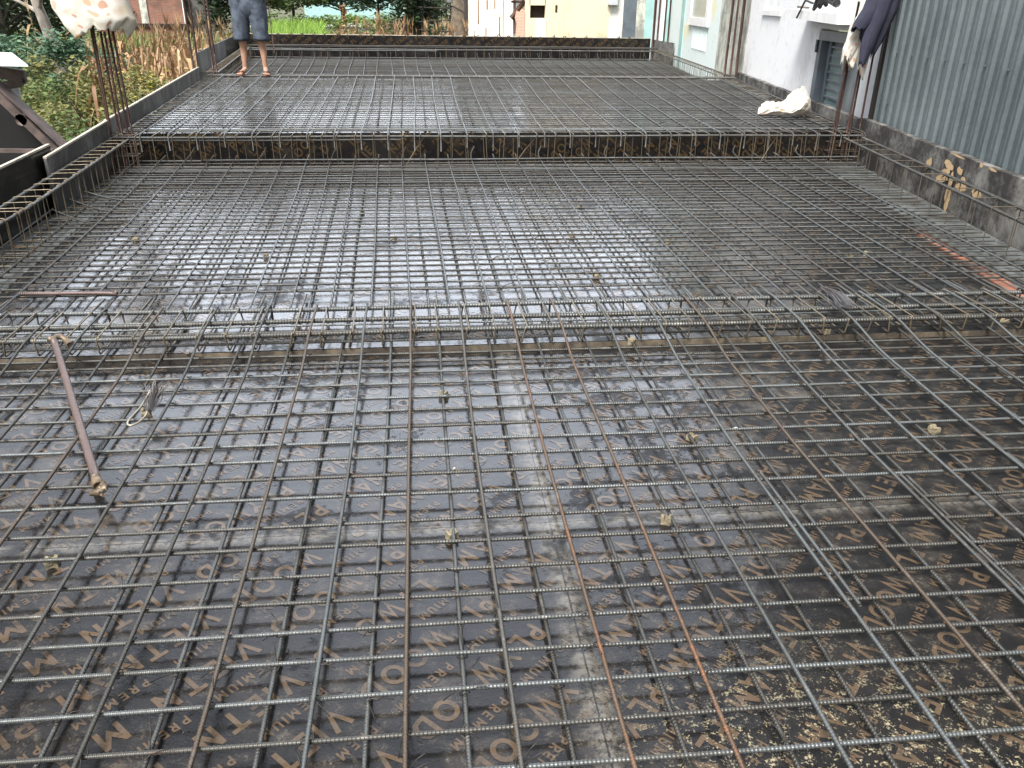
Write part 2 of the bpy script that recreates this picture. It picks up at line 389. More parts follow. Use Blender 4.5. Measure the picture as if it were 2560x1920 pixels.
M['rusty_col'] = mat_rebar("rebar_dark_rust", (0.085, 0.042, 0.03), (0.06, 0.032, 0.026), (0.14, 0.06, 0.035), 0.3)
M['stir'] = mat_rebar("stirrup_steel", (0.21, 0.175, 0.12), (0.14, 0.115, 0.08), (0.20, 0.12, 0.065), 0.35, ribs=False)
M['stir_g'] = mat_rebar("stirrup_grey", (0.16, 0.14, 0.11), (0.12, 0.10, 0.075), (0.20, 0.11, 0.06), 0.3, ribs=False)
M['tie'] = simple("tie_wire", (0.045, 0.04, 0.035), 0.5, 0.3, 20, 0.4)
M['tie_l'] = simple("bright_wire", (0.42, 0.38, 0.30), 0.45, 0.3, 20, 0.4)
M['wire'] = simple("wire_bundle", (0.16, 0.145, 0.14), 0.45, 0.3, 30, 0.5, island=0.35)
M['spacer'] = simple("mortar_block", (0.25, 0.21, 0.135), 0.9, 0.45, 25, bump=0.5, bscale=80)
M['timber'] = mat_concrete("timber_batten", (0.27, 0.215, 0.145), (0.06, 0.05, 0.04), None, 1.6, 0.02, 0.6)
M['timber_d'] = simple("dark_timber", (0.12, 0.085, 0.075), 0.75, 0.5, 9, bump=0.3)
M['white_sheet'] = simple("white_roof_sheet", (0.72, 0.72, 0.72), 0.5, 0.15, 4)
M['lowwall'] = mat_concrete("stained_render", (0.22, 0.21, 0.19), (0.035, 0.032, 0.029), None, 2.6, 0.02)
M['peel'] = simple("bare_patch", (0.52, 0.36, 0.20), 0.85, 0.2, 14)
M['concrete'] = mat_concrete("edge_concrete", (0.135, 0.145, 0.14), (0.05, 0.05, 0.047), None, 4.0, 0.0, 0.4)
M['brick_o'] = mat_brick("wet_orange_brick", (0.34, 0.125, 0.07), (0.27, 0.10, 0.06), (0.16, 0.12, 0.10), (0, 0, R_(90)), 0.8)
M['brick'] = mat_brick("old_brick")
M['brick_p'] = mat_brick("pale_brick", (0.62, 0.36, 0.25), (0.55, 0.33, 0.24), (0.5, 0.42, 0.34), dark=0.1)
M['white_wall'] = mat_concrete("whitewashed_render", (0.80, 0.80, 0.80), (0.44, 0.42, 0.39), None, 0.9, -0.10, 0.85, 0.12)
M['grey_render'] = mat_concrete("grey_render", (0.52, 0.53, 0.54), (0.36, 0.36, 0.37), None, 1.5, -0.05)
M['old_strip'] = mat_concrete("weathered_strip", (0.58, 0.58, 0.50), (0.25, 0.25, 0.22), None, 2.2, 0.0, 0.85, 0.15)
M['mint'] = mat_concrete("pale_mint_paint", (0.70, 0.78, 0.75), (0.50, 0.62, 0.57), [((0.74, 0.72, 0.52), 1.3, 0.60, 0.68)], 0.8, -0.12)
M['teal'] = simple("faded_teal_sheet", (0.36, 0.58, 0.55), 0.6, 0.2, 3)
M['cream'] = mat_concrete("cream_wall", (0.74, 0.62, 0.43), (0.42, 0.32, 0.20), None, 0.7, -0.10, 0.85, 0.12)
M['white_rough'] = mat_concrete("peeling_white", (0.82, 0.80, 0.74), (0.42, 0.40, 0.33), None, 1.1, -0.07, 0.85, 0.15)
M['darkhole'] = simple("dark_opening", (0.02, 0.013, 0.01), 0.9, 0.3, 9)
M['shed_shade'] = simple("painted_shed_shade", (0.005, 0.0048, 0.005), 0.9, 0.3, 6)  # near-black colour stands in for the shade inside the shed
M['door'] = simple("blue_grey_door_paint", (0.12, 0.145, 0.165), 0.45, 0.25, 5)
M['door_in'] = simple("dull_door_panel", (0.20, 0.215, 0.21), 0.5, 0.2, 6)
M['glass'] = simple("grey_green_pane", (0.20, 0.27, 0.26), 0.15, 0.2, 2)
M['whitep'] = simple("white_paint", (0.80, 0.80, 0.78), 0.6, 0.12, 6)
M['corr'] = None
M['black'] = simple("black_plastic", (0.012, 0.012, 0.014), 0.6, 0.2)
M['shirt'] = simple("dark_blue_cloth", (0.030, 0.031, 0.055), 0.9, 0.3, 9, bump=0.2, bscale=200)
M['spots'] = mat_spots("spotted_sheet")
M['skin'] = simple("skin", (0.42, 0.24, 0.16), 0.5, 0.12, 12)
M['denim'] = simple("faded_denim", (0.085, 0.105, 0.14), 0.9, 0.45, 14, bump=0.3, bscale=90)
M['denim_p'] = simple("blue_patch", (0.12, 0.19, 0.32), 0.9, 0.4, 14)
M['hair'] = simple("black_hair", (0.012, 0.01, 0.01), 0.5, 0.2)
M['tee'] = simple("grey_shirt", (0.14, 0.15, 0.17), 0.9, 0.2, 9)
M['flop'] = simple("brown_rubber", (0.20, 0.075, 0.05), 0.6, 0.25)
M['butt'] = simple("cigarette_paper", (0.75, 0.72, 0.62), 0.8, 0.15, 40)
M['tool'] = mat_rebar("worn_tool_steel", (0.21, 0.155, 0.145), (0.16, 0.115, 0.105), (0.22, 0.15, 0.12), 0.3, ribs=True)
M['tool_h'] = simple("worn_tool_head", (0.24, 0.18, 0.12), 0.55, 0.5, 30, 0.4)
M['bark'] = simple("bark", (0.20, 0.155, 0.11), 0.9, 0.55, 5, bump=0.8, bscale=20)
M['bark_d'] = simple("dark_bark", (0.045, 0.038, 0.03), 0.9, 0.5, 5, bump=0.8, bscale=20)
M['bark_p'] = simple("pale_bark", (0.34, 0.30, 0.26), 0.9, 0.45, 5, bump=0.6, bscale=20)
M['leaf_mid'] = mat_leaf("leaf_mid_green", (0.068,0.112,0.033), (0.150,0.210,0.068))
M['leaf_olive'] = mat_leaf("leaf_olive", (0.109,0.123,0.036), (0.232,0.217,0.072))
M['leaf_bright'] = mat_leaf("leaf_bright", (0.125,0.213,0.037), (0.250,0.338,0.062))
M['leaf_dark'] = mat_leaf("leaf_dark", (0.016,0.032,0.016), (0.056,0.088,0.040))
M['leaf_yellow'] = mat_leaf("leaf_yellow_green", (0.144,0.180,0.036), (0.504,0.432,0.060))
M['leaf_blue'] = mat_leaf("leaf_blue_green", (0.060,0.128,0.075), (0.135,0.225,0.135))
M['straw'] = mat_leaf("dry_straw", (0.297,0.189,0.101), (0.621,0.432,0.243))
M['straw_d'] = mat_leaf("brown_straw", (0.224,0.119,0.063), (0.504,0.308,0.168))
M['grassm'] = mat_leaf("grass_blades", (0.105,0.150,0.045), (0.300,0.300,0.112))
M['grass_b'] = mat_leaf("lush_grass", (0.156,0.288,0.048), (0.312,0.456,0.084))
M['soil'] = simple("damp_soil_and_weeds", (0.10, 0.09, 0.045), 0.95, 0.5, 1.2, c2=(0.06, 0.075, 0.025))
M['roadm'] = simple("pale_track", (0.40, 0.38, 0.34), 0.9, 0.3, 1.5)

def mat_corr():
    n = NT("galvanised_sheet"); co = n.coord(); st = n.mapping(co, (1, 1, 0.25))
    a = n.noise(co, 1.2, 5, 0.6); b = n.noise(co, 26, 4, 0.7); c = n.noise(st, 6, 4, 0.6)
    col = n.mix(n.ramp(n.math('ADD', n.math('MULTIPLY', a, 0.5), n.math('ADD', n.math('MULTIPLY', b, 0.25), n.math('MULTIPLY', c, 0.25))), 0.35, 0.65), (0.095, 0.117, 0.124), (0.16, 0.188, 0.195))
    return n.set(Base_Color=col, Metallic=0.25, Roughness=0.5, Normal=n.bump(b, 0.12, 0.004))
M['corr'] = mat_corr()

# ------------------------------------------------------------------ plan of the site (metres; the camera stands at x = y = 0)
LX = ((-2, -2.42), (5.0, -2.42), (7.4, -2.56), (13.0, -3.10), (20.5, -3.93))
def lx(y): return float(np.interp(y, [p[0] for p in LX], [p[1] for p in LX]))
def rx(y): return 3.66 + 0.15 * (y - 4.45) if y < 13 else 4.9425 + (y - 13) * 0.121
def px_(y): return rx(y) + 0.10                        # plane of the neighbouring walls
Y1, Y2, Y3, Y4 = 3.30, 7.70, 13.10, 20.5               # ends of the four bays
Z1, Z2, Z3, Z4 = 0.0, 0.030, 0.290, 0.10               # top of the boards in each bay

# the ground
g = MB(); N = 60
ys = [-40, -10, 0, 5, 10, 20, 30, 45, 60, 90, 150, 400]; xs = [-400, -120, -60, -30, -15, -8, -3, 3, 8, 20, 60, 400]
gv = [(x, y, -0.8) for y in ys for x in xs]; gf = [[j * 12 + i, j * 12 + i + 1, (j + 1) * 12 + i + 1, (j + 1) * 12 + i] for j in range(11) for i in range(11)]
g.add(gv, gf, None, True); tag(g.build("ground", M['soil']), kind="structure")
tr = MB(); a = at_z(600, 66, -0.796); b = at_z(1000, 68, -0.796); c = at_z(1000, 58, -0.796); d = at_z(600, 57, -0.796)
tr.add([a, b, c, d], [[0, 1, 2, 3]], None, False); tag(tr.build("path", M['roadm']), kind="structure")

# the formwork decks
def deck(name, y0, y1, z, mat, n=1):
    m = MB(); ly = [y for y in (5.0, 7.4, 13.0) if y0 < y < y1]
    poly = [(lx(y0) - 0.02, y0), (rx(y0) + 0.02, y0)] + [(rx(y) + 0.02, y) for y in ly] + [(rx(y1) + 0.02, y1), (lx(y1) - 0.02, y1)] + [(lx(y) - 0.02, y) for y in ly[::-1]]
    m.prism(poly, z - 0.018, z); o = m.build(name, mat); return tag(o, kind="structure")
deck_front = deck("deck", -1.2, Y1, Z1, M['deck'])
deck_mid = deck("deck", Y1, Y2, Z2, M['deck2'])
deck_up = deck("deck", Y2 + 0.02, Y3, Z3, M['deck3'])
deck_far = deck("deck", Y3 + 0.02, Y4, Z4, M['deck3'])

# ------------------------------------------------------------------ stencilled print on the boards
_PB = [(.1, .905), (.34, .905), (.47, .85), (.52, .69), (.47, .53), (.34, .47), (.1, .47)]
_STROKES = {
 'P': [[(.1, 0), (.1, 1)], _PB], 'R': [[(.1, 0), (.1, 1)], _PB, [(.28, .47), (.56, 0)]], 'L': [[(.1, 0), (.1, 1)], [(.1, .095), (.58, .095)]],
 'Y': [[(.05, 1), (.35, .46)], [(.65, 1), (.35, .46)], [(.35, .5), (.35, 0)]], 'W': [[(.05, 1), (.27, .05), (.5, .85), (.73, .05), (.95, 1)]],
 'O': [[(.45 + .36 * math.cos(k * PI / 9), .5 + .41 * math.sin(k * PI / 9)) for k in range(19)]],
 'D': [[(.1, 0), (.1, 1)], [(.1, .905), (.32, .905), (.52, .84), (.64, .68), (.66, .5), (.64, .32), (.52, .16), (.32, .095), (.1, .095)]],
 'V': [[(.05, 1), (.37, .05), (.69, 1)]], 'I': [[(.1, 0), (.1, 1)]], 'E': [[(.1, 0), (.1, 1)], [(.1, .905), (.58, .905)], [(.1, .5), (.54, .5)], [(.1, .095), (.58, .095)]],
 'T': [[(0, .905), (.7, .905)], [(.35, .9), (.35, 0)]], 'N': [[(.1, 0), (.1, 1)], [(.1, .95), (.62, .05)], [(.62, 0), (.62, 1)]],
 'A': [[(.03, 0), (.38, .96), (.73, 0)], [(.16, .3), (.6, .3)]], 'M': [[(.1, 0), (.1, 1)], [(.1, .95), (.45, .3), (.8, .95)], [(.8, 0), (.8, 1)]],
 'U': [[(.1, 1), (.1, .3), (.2, .12), (.35, .08), (.5, .12), (.6, .3), (.6, 1)]]}
_gl = {}
def glyph(ch):
    """bold block letter: each stroke a mitred strip, lying a hair above the stroke before it"""
    if ch not in _gl:
        V = []; Fq = []; hw = 0.095; st = _STROKES[ch]; mx = max(p[0] for q in st for p in q)
        for k, q in enumerate(st):
            Q = np.array(q, float); n = len(Q); b = len(V); loop = np.linalg.norm(Q[0] - Q[-1]) < 1e-6
            for i in range(n):
                a_ = Q[i] - Q[i - 1] if i else (Q[0] - Q[-2] if loop else Q[1] - Q[0]); c_ = Q[i + 1] - Q[i] if i < n - 1 else (Q[1] - Q[0] if loop else Q[-1] - Q[-2])
                a_ = _n(a_); c_ = _n(c_); na = np.array([-a_[1], a_[0]]); nc = np.array([-c_[1], c_[0]]); m_ = na + nc; l_ = np.linalg.norm(m_)
                m_ = m_ / l_; e = min(hw / max(np.dot(m_, na), 0.30), hw * 2.4); V += [(*(Q[i] + m_ * e), k), (*(Q[i] - m_ * e), k)]
            Fq += [[b + 2 * i, b + 2 * i + 1, b + 2 * i + 3, b + 2 * i + 2] for i in range(n - 1)]
        V = np.array(V); V[:, 0] -= mx / 2; _gl[ch] = (V, Fq)
    return _gl[ch]
WORDS = "PLYWOOD VIETNAM "; SMALL = "PREMIUM   "
ADV = {'W': 1.25, 'M': 1.2, 'I': 0.5, 'O': 1.15, 'D': 1.05, 'L': 0.85, 'E': 0.9, ' ': 0.75}
def print_rows(x0, x1, y0, y1, ang, row, cap, origin, to3d, small=True, rng=None, keep=None, mg=0.72):
    """rows of lettering inside a rectangle of board; returns an MB"""
    mb = MB(); rng = rng or random.Random(5)
    d = np.array([math.cos(ang), math.sin(ang)]); u = np.array([-d[1], d[0]])
    cs = np.array([(x, y) for x in (x0, x1) for y in (y0, y1)]) - origin
    a0, a1 = (cs @ d).min(), (cs @ d).max(); b0, b1 = (cs @ u).min(), (cs @ u).max()
    for k in range(int(b0 / row) - 1, int(b1 / row) + 2):
        for (txt, size, off, tr) in ((WORDS, cap, 0.0, 1.0), (SMALL, cap * 0.42, -0.50 * row + cap * 0.25, 1.05)) if small else ((WORDS, cap, 0.0, 1.0),):
            adv = [ADV.get(c, 1.0) * size * 0.95 * tr for c in txt]; tot = sum(adv)
            s = math.floor(a0 / tot) * tot; i = 0
            while s < a1:
                ch = txt[i % len(txt)]; w_ = adv[i % len(txt)]; i += 1; s += w_
                if ch == ' ': continue
                p = origin + d * (s - w_ / 2) + u * (k * row + off); m = size * mg
                if not (x0 + m < p[0] < x1 - m and y0 + m < p[1] < y1 - m): continue
                if keep and not keep(p): continue
                if rng.random() < 0.05: continue
                V, Fc = glyph(ch)
                q = p + V[:, :1] * size * d + V[:, 1:2] * size * u
                mb.add([to3d(t[0], t[1], 0.00012 * V[i_, 2]) for i_, t in enumerate(q)], Fc, None, False)
    return mb
def flat(z): return lambda x, y, e: (x, y, z + e)
CAP = 0.062
# front bay: sheets of 2.44 x 1.22 m, print running to the lower left
ins = lambda p: lx(p[1]) < p[0] < rx(p[1]) and p[1] > 0.5
mb_f = MB()
for (x0, x1) in ((-2.41, -2.11), (-2.11, 0.33), (0.33, 2.77), (2.77, 4.2)):
    for (y0, y1) in ((0.5, 0.745), (0.745, 1.965), (1.965, Y1)):
        o_ = print_rows(x0, x1, y0, y1, R_(225 + (1.5 if x0 > 0 else 0)), 0.163, CAP, np.array([0.124, 1.688]), flat(Z1 + 0.0007), rng=random.Random(int(x0 * 10 + y0 * 100)), keep=ins)
        for v in o_.v: mb_f.v.append(v)
        for f in o_.f: mb_f.f.append([k + mb_f.n for k in f])
        mb_f.uv += o_.uv; mb_f.sm += o_.sm; mb_f.n += o_.n
pl = mb_f.build("lettering", M['deck_l'], deck_front)
mb_m = MB()
for (x0, x1) in ((-2.41, -1.82), (-1.82, 0.62), (0.62, 3.06), (3.06, 4.1)):
    for (y0, y1) in ((Y1, 4.53), (4.53, 5.75), (5.75, 6.97), (6.97, Y2)):
        o_ = print_rows(x0, x1, y0, y1, R_(225 if (x0 + y0) % 2 > 1 else 45), 0.163, CAP, np.array([0.1, 4.7]), flat(Z2 + 0.0007), small=False, rng=random.Random(int(x0 * 10 + y0 * 100)), keep=ins)
        for v in o_.v: mb_m.v.append(v)
        for f in o_.f: mb_m.f.append([k + mb_m.n for k in f])
        mb_m.uv += o_.uv; mb_m.sm += o_.sm; mb_m.n += o_.n
mb_m.build("lettering", M['deck2_l'], deck_mid)

# ------------------------------------------------------------------ reinforcement mats
RNG = random.Random(11)
def tie_mesh(rng):
    m = MB(); r = 0.008
    pts = [(r * 1.5 * math.cos(a), r * 1.5 * math.sin(a), 0.006 * math.sin(a * 2)) for a in np.linspace(0, 2 * PI, 9)]
    m.tube(pts, 0.0016, 4)
    for s_ in (0, 1):
        a = rng.uniform(0, 6.3); l_ = rng.uniform(0.018, 0.06)
        p0 = np.array([0.010 * math.cos(a), 0.010 * math.sin(a), 0.004]); d_ = np.array([math.cos(a + 0.4), math.sin(a + 0.4), rng.uniform(0.1, 0.7)])
        m.tube([p0, p0 + d_ * l_ * 0.5, p0 + d_ * l_ + np.array([0.004, 0.003, -0.006])], 0.0014, 4)
    return m
TIES = [tie_mesh(random.Random(k)).mesh("tie_wire", M['tie']) for k in range(6)]
def make_mat(label, rows, tops, bots, r=0.005, z=(0.022, 0.032, 0.042), ribbed=False, n=7, row_mats=None, top_mats=None, tie_p=0.3, ties=True, name="rebar_mat"):
    """rows: ((xa, ya), (xb, yb)) transverse bars; tops, bots: lists of point lists"""
    t = thing(name, label, "rebar mat", group="tied rebar mats on the formwork")
    for i, (A, B) in enumerate(rows):
        m = MB(); P = polyline((*A[:2], A[2] if len(A) > 2 else z[1]), (*B[:2], B[2] if len(B) > 2 else z[1]), 24, 0.0035, RNG)
        mt = row_mats[i] if row_mats and row_mats[i] else (M['steel_r'] if ribbed else M['steel'])
        (m.rebar(P, r, n, u0=RNG.random()) if ribbed else m.tube(P, r, n, u0=RNG.random()))
        m.build("transverse_bar", mt, t)
    for i, P in enumerate(tops):
        m = MB(); mt = top_mats[i] if top_mats and top_mats[i] else (M['steel_r'] if ribbed else M['steel'])
        (m.rebar(P, r, n, u0=RNG.random()) if ribbed else m.tube(P, r, n, u0=RNG.random()))
        m.build("longitudinal_bar", mt, t)
    for i, P in enumerate(bots):
        m = MB(); m.tube(P, r, n, u0=RNG.random()); m.build("bottom_bar", M['steel'], t)
    if ties:
        spots = []
        for (A, B) in rows:
            for L_, hz in ((tops, z[1] + 0.006), (bots, z[1] - 0.004)):
                for P in L_:
                    y = A[1] + (B[1] - A[1]) * 0.5; ax = float(np.interp(y, P[:, 1], P[:, 0])) if P[0][1] < P[-1][1] else float(np.interp(-y, -P[:, 1], P[:, 0]))
                    if not (min(A[0], B[0]) < ax < max(A[0], B[0])) or not (P[:, 1].min() < y < P[:, 1].max()): continue
                    if RNG.random() < tie_p:
                        yy = A[1] + (B[1] - A[1]) * (ax - A[0]) / (B[0] - A[0]); spots.append((ax, yy, hz if len(A) < 3 else A[2]))
        spots.sort(key=lambda q: q[0] ** 2 + q[1] ** 2)
        for q in spots[:100]: link("tie_wire", RNG.choice(TIES), t, q, (0, 0, RNG.uniform(0, 6.3)))
        if len(spots) > 100:
            m = MB()
            for q in spots[100:]:
                a = RNG.uniform(0, 6.3); m.tube([(q[0] + 0.011 * math.cos(k), q[1] + 0.011 * math.sin(k), q[2]) for k in (a, a + 2.1, a + 4.2)], 0.0014, 3, closed=True)
                m.tube([(q[0], q[1], q[2]), (q[0] + 0.03 * math.cos(a), q[1] + 0.03 * math.sin(a), q[2] + 0.015)], 0.0012, 3)
            tag(m.build("tie_wires", M['tie'], t), kind="stuff")
    return t

# front bay
ROW1 = [0.70, 0.81, 0.915, 1.02, 1.123, 1.226, 1.331, 1.439, 1.54, 1.648, 1.751, 1.874, 1.986, 2.125, 2.241, 2.345, 2.455, 2.558, 2.677, 2.791, 2.915, 3.022, 3.13, 3.215]
rows = []
for y in ROW1:
    rows.append(((lx(y) + 0.05, y + 0.02 + RNG.uniform(-.004, .004)), (rx(y) - 0.05, y - 0.025 + RNG.uniform(-.004, .004))))
TX = [-2.26, -2.05, -1.83, -1.616, -1.416, -1.168, -0.929, -0.700, -0.488, -0.262, -0.064, 0.155, 0.382, 0.590, 0.800, 1.024, 1.233, 1.468, 1.665, 1.913, 2.123, 2.33, 2.566, 2.771, 2.97, 3.17, 3.37]
def top_front(x, hook):
    P = [(x, 0.25, 0.042), (x + RNG.uniform(-.006, .006), 1.2, 0.043 + RNG.uniform(0, .004)), (x + RNG.uniform(-.008, .008), 2.3, 0.045 + RNG.uniform(0, .006)), (x, 3.0, 0.072), (x, 3.27, 0.122), (x, 3.60, 0.126)]
    if hook: P += [(x, 3.622, 0.120), (x, 3.630, 0.04)]
    P = bend(P, 0.12 if not hook else 0.09, 5)
    return P
tops = [top_front(x, i % 3 == 1 or x > 1.5) for i, x in enumerate(TX)]
BX = [-2.2, -1.99, -1.77, -1.55, -1.32, -1.09, -0.90, -0.79, -0.575, -0.365, -0.150, 0.064, 0.268, 0.495, 0.708, 0.905, 1.12, 1.33, 1.54, 1.75, 1.96, 2.17, 2.38, 2.60, 2.81, 3.02, 3.24]
BX.remove(-0.90)
bots = [polyline((x, 0.25, 0.022), (x + RNG.uniform(-.012, .012), 3.95, 0.024 + Z2 * 0.9), 12, 0.003, RNG) for x in BX]
for P in bots: P[:, 2] = np.where(P[:, 1] < 3.1, 0.022, np.minimum(0.022 + (P[:, 1] - 3.1) * 0.12, 0.055))
tm = [None] * len(TX); tm[10] = M['brownish']; tm[11] = M['brownish']; tm[12] = M['rusty']; tm[13] = M['rusty']; tm[8] = M['brownish']; tm[5] = M['brownish']; tm[16] = M['brownish']
mat1 = make_mat("ribbed rebar mat on the dark stencilled boards in the foreground, with two rust brown bars", rows, tops, bots, 0.0055, ribbed=True, n=7, top_mats=tm, tie_p=0.55)
# two lapped bars, each beside its neighbour
for (x, ya, yb) in ((1.046, 1.50, 2.13), (1.490, 1.45, 2.08)):
    m = MB(); m.rebar(polyline((x + 0.008, ya, 0.045), (x, yb, 0.046), 10, 0.002, RNG), 0.0052, 7); m.build("lap_bar", M['steel_r'], mat1)

# second bay
def fan(x): return x * 1.10 - 0.085                      # the bars spread with the slab
rows = []; y = 3.98
zb = Z2
while y < 7.32:
    rows.append(((lx(y) + 0.06 + RNG.uniform(-.02, .05), y + 0.012 + RNG.uniform(-.006, .006), zb + 0.032), (rx(y) - 0.07 + RNG.uniform(-.06, .0), y - 0.02 + RNG.uniform(-.006, .006), zb + 0.032)))
    y += 0.098 + RNG.uniform(-0.012, 0.012)
for y in (6.55, 6.83, 7.07, 7.2):
    rows.append(((lx(y) + 0.10, y, zb + 0.052), (rx(y) - 0.1, y - 0.02, zb + 0.052)))
tops = []; bots = []
for k in range(-12, 19):
    x = -0.067 + 0.187 * k
    if lx(4) + 0.06 < x < rx(4) - 0.1:
        xf = fan(x); P = [(x, 3.70, zb + 0.044), (x + (xf - x) * 0.3 + RNG.uniform(-.008, .008), 4.9, zb + 0.043), (x + (xf - x) * 0.65 + RNG.uniform(-.008, .008), 6.2, zb + 0.046), (xf, 7.30, zb + 0.060), (xf, 7.62, zb + 0.085)]
        if k % 3 == 0: P += [(xf + 0.04, 7.66, zb + 0.15)]
        tops.append(bend(P, 0.15, 4))
        xb = x + 0.085; xbf = fan(xb); bots.append(polyline((xb, 3.60, zb + 0.022), (xbf, 7.6, zb + 0.022), 10, 0.004, RNG))
mat2 = make_mat("rebar mat in the second bay, on shiny wet boards below the lit step", rows, tops, bots, 0.0056, z=(zb + 0.022, zb + 0.032, zb + 0.042), n=6, tie_p=0.2)
for yy, dz, xo in ((6.05, 0.10, 0), (5.72, 0.12, 0.06), (5.38, 0.13, 0.0)):       # transverse ends kicked up at the left form
    m = MB(); xl = lx(yy); m.tube(bend([(xl + 0.55, yy, zb + 0.042), (xl + 0.32, yy, zb + 0.044), (xl + 0.12, yy + 0.03, zb + dz)], 0.08, 4), 0.005, 6); m.build("bent_bar", M['steel'], mat2)

# raised third bay
rows = []; y = 7.86; zb = Z3
while y < 12.85:
    rows.append(((lx(y) + 0.05 + RNG.uniform(-.02, .04), y + RNG.uniform(-.006, .006), zb + 0.032), (rx(y) - 0.06, y - 0.01 + RNG.uniform(-.006, .006), zb + 0.032)))
    y += 0.138 + RNG.uniform(-0.025, 0.025)
tops = []; bots = []
k = 0; x = -2.30
while x < rx(7.6) - 0.08:
    t_ = (x - lx(7.6)) / (rx(7.6) - lx(7.6)); xf = lx(12.9) + t_ * (rx(12.9) - lx(12.9)); xm = (x + xf) / 2 + RNG.uniform(-.02, .02)
    P = [(x, 7.275, zb - 0.05 - 0.05 * RNG.random()), (x, 7.27, zb + 0.046), (x, 7.34, zb + 0.058), (x + (xm - x) * 0.3, 8.1, zb + 0.045), (xm, 10.1, zb + 0.048), (xf, 12.7, zb + 0.058), (xf, 13.0, zb + 0.060)]
    tops.append(bend(P, 0.035, 3))
    bots.append(polyline((x + 0.11, 7.8, zb + 0.022), (xf + 0.11, 12.9, zb + 0.022), 8, 0.004, RNG))
    x += 0.226
mat3 = make_mat("rebar mat on the raised deck between the step and the barefoot man", rows, tops, bots, 0.0060, z=(zb + 0.022, zb + 0.032, zb + 0.042), n=6, tie_p=0.05)

# sunk fourth bay
rows = []; y = 13.45; zb = Z4
while y < 20.1:
    rows.append(((lx(y) + 0.1, y, zb + 0.032), (rx(y) - 0.1, y - 0.01, zb + 0.032))); y += 0.17 + RNG.uniform(-0.03, 0.03)
tops = []; bots = []; x = -2.95
while x < rx(13.3) - 0.2:
    t_ = (x - lx(13.3)) / (rx(13.3) - lx(13.3)); xf = lx(20.2) + t_ * (rx(20.2) - lx(20.2))
    tops.append(bend([(x, 13.3, zb + 0.20), (x + (xf - x) * 0.12, 14.1, zb + 0.07), (x + (xf - x) * 0.5 + RNG.uniform(-.03, .03), 16.7, zb + 0.05), (x + (xf - x) * 0.9, 19.6, zb + 0.06), (xf, 20.2, zb + 0.16)], 0.4, 4)); bots.append(polyline((x + .1, 13.3, zb + .022), (xf + .1, 20.1, zb + .022), 6, 0.004, RNG)); x += 0.235
mat4 = make_mat("rebar mat in the far sunken bay before the back form panel", rows, tops, bots, 0.0065, z=(zb + 0.022, zb + 0.032, zb + 0.042), n=5, tie_p=0.0, ties=False)

# ------------------------------------------------------------------ beam cages
def stirrup(m, A, ax, wd, z0, z1, r=0.003, lean=0.0, hook=0.05, ang=0.0):
    """closed link in the plane normal to ax at A (x, y); wd: half width"""
    A = np.array(A, float); d = _n(ax); s_ = np.array([-d[1], d[0]])
    def p(u, z, l=0.0): q = A + s_ * u + d * (lean * (z - z0) + l); return (q[0], q[1], z)
    P = [p(-wd + 0.03, z1 - hook * 0.8, 0.012), p(-wd, z1, 0.008), p(wd, z1), p(wd, z0), p(-wd, z0), p(-wd, z1), p(-wd + hook * 0.8, z1 - 0.004 - hook * 0.3, 0.006)]
    m.tube(bend(P, 0.012, 3), r, 5); return m
def cage(label, A, B, bars, stir, group="beam cages tied along the formwork", bar_mat=None, stir_mat=None, spacing=0.15, wd=0.14, z0=0.05, z1=0.13, sr=0.003, side=0.0, lean=0.06, extra=None, br_n=8, ribbed=False):
    """bars: list of (u, z, r, t0, t1): offset across, height, radius, start and end share of the length"""
    t = thing("beam_cage", label, "beam cage", (0, 0, 0), group=group)
    A = np.array(A, float); B = np.array(B, float); d = _n(B - A); s_ = np.array([-d[1], d[0]]); Ln = np.linalg.norm(B - A)
    for (u, z, r, t0, t1) in bars:
        a = A + d * Ln * t0 + s_ * u; b = A + d * Ln * t1 + s_ * u; m = MB(); P = polyline((*a, z), (*b, z), 20, 0.003, RNG, 0.003)
        (m.rebar(P, r, 8, 0.013, u0=RNG.random()) if ribbed else m.tube(P, r, br_n, u0=RNG.random()))
        m.build("main_bar", bar_mat or M['steel'], t)
    k = 0; q = 0.04
    while q < Ln - 0.03:
        if stir:
            m = MB(); c_ = A + d * q; stirrup(m, c_, d, wd, z0, z1, sr, RNG.uniform(-lean, lean))
            m.build("stirrup", (stir_mat if RNG.random() < 0.75 else M['stir_g']) if stir_mat else M['stir'], t)
        q += spacing * RNG.uniform(0.82, 1.18); k += 1
    return t
# shallow beam across the front of the second bay
zt = 0.112
cg1 = cage("shallow beam cage of three thick ribbed bars crossing behind the foreground mat", (-2.38, 3.445), (3.46, 3.44),
     [(0.16, zt - 0.008, 0.0112, 0, 1), (-0.01, zt - 0.006, 0.0112, 0, 1), (-0.155, zt - 0.008, 0.0112, 0, 0.985), (0.14, 0.058, 0.006, 0, 1), (0.0, 0.056, 0.006, 0, 1), (-0.13, 0.056, 0.006, 0, 1), (0.07, 0.054, 0.005, 0, 1)],
     True, wd=0.165, z0=0.042, z1=zt + 0.004, sr=0.0039, spacing=0.125, lean=0.22, stir_mat=M['stir'], bar_mat=M['steel_r'], ribbed=True)
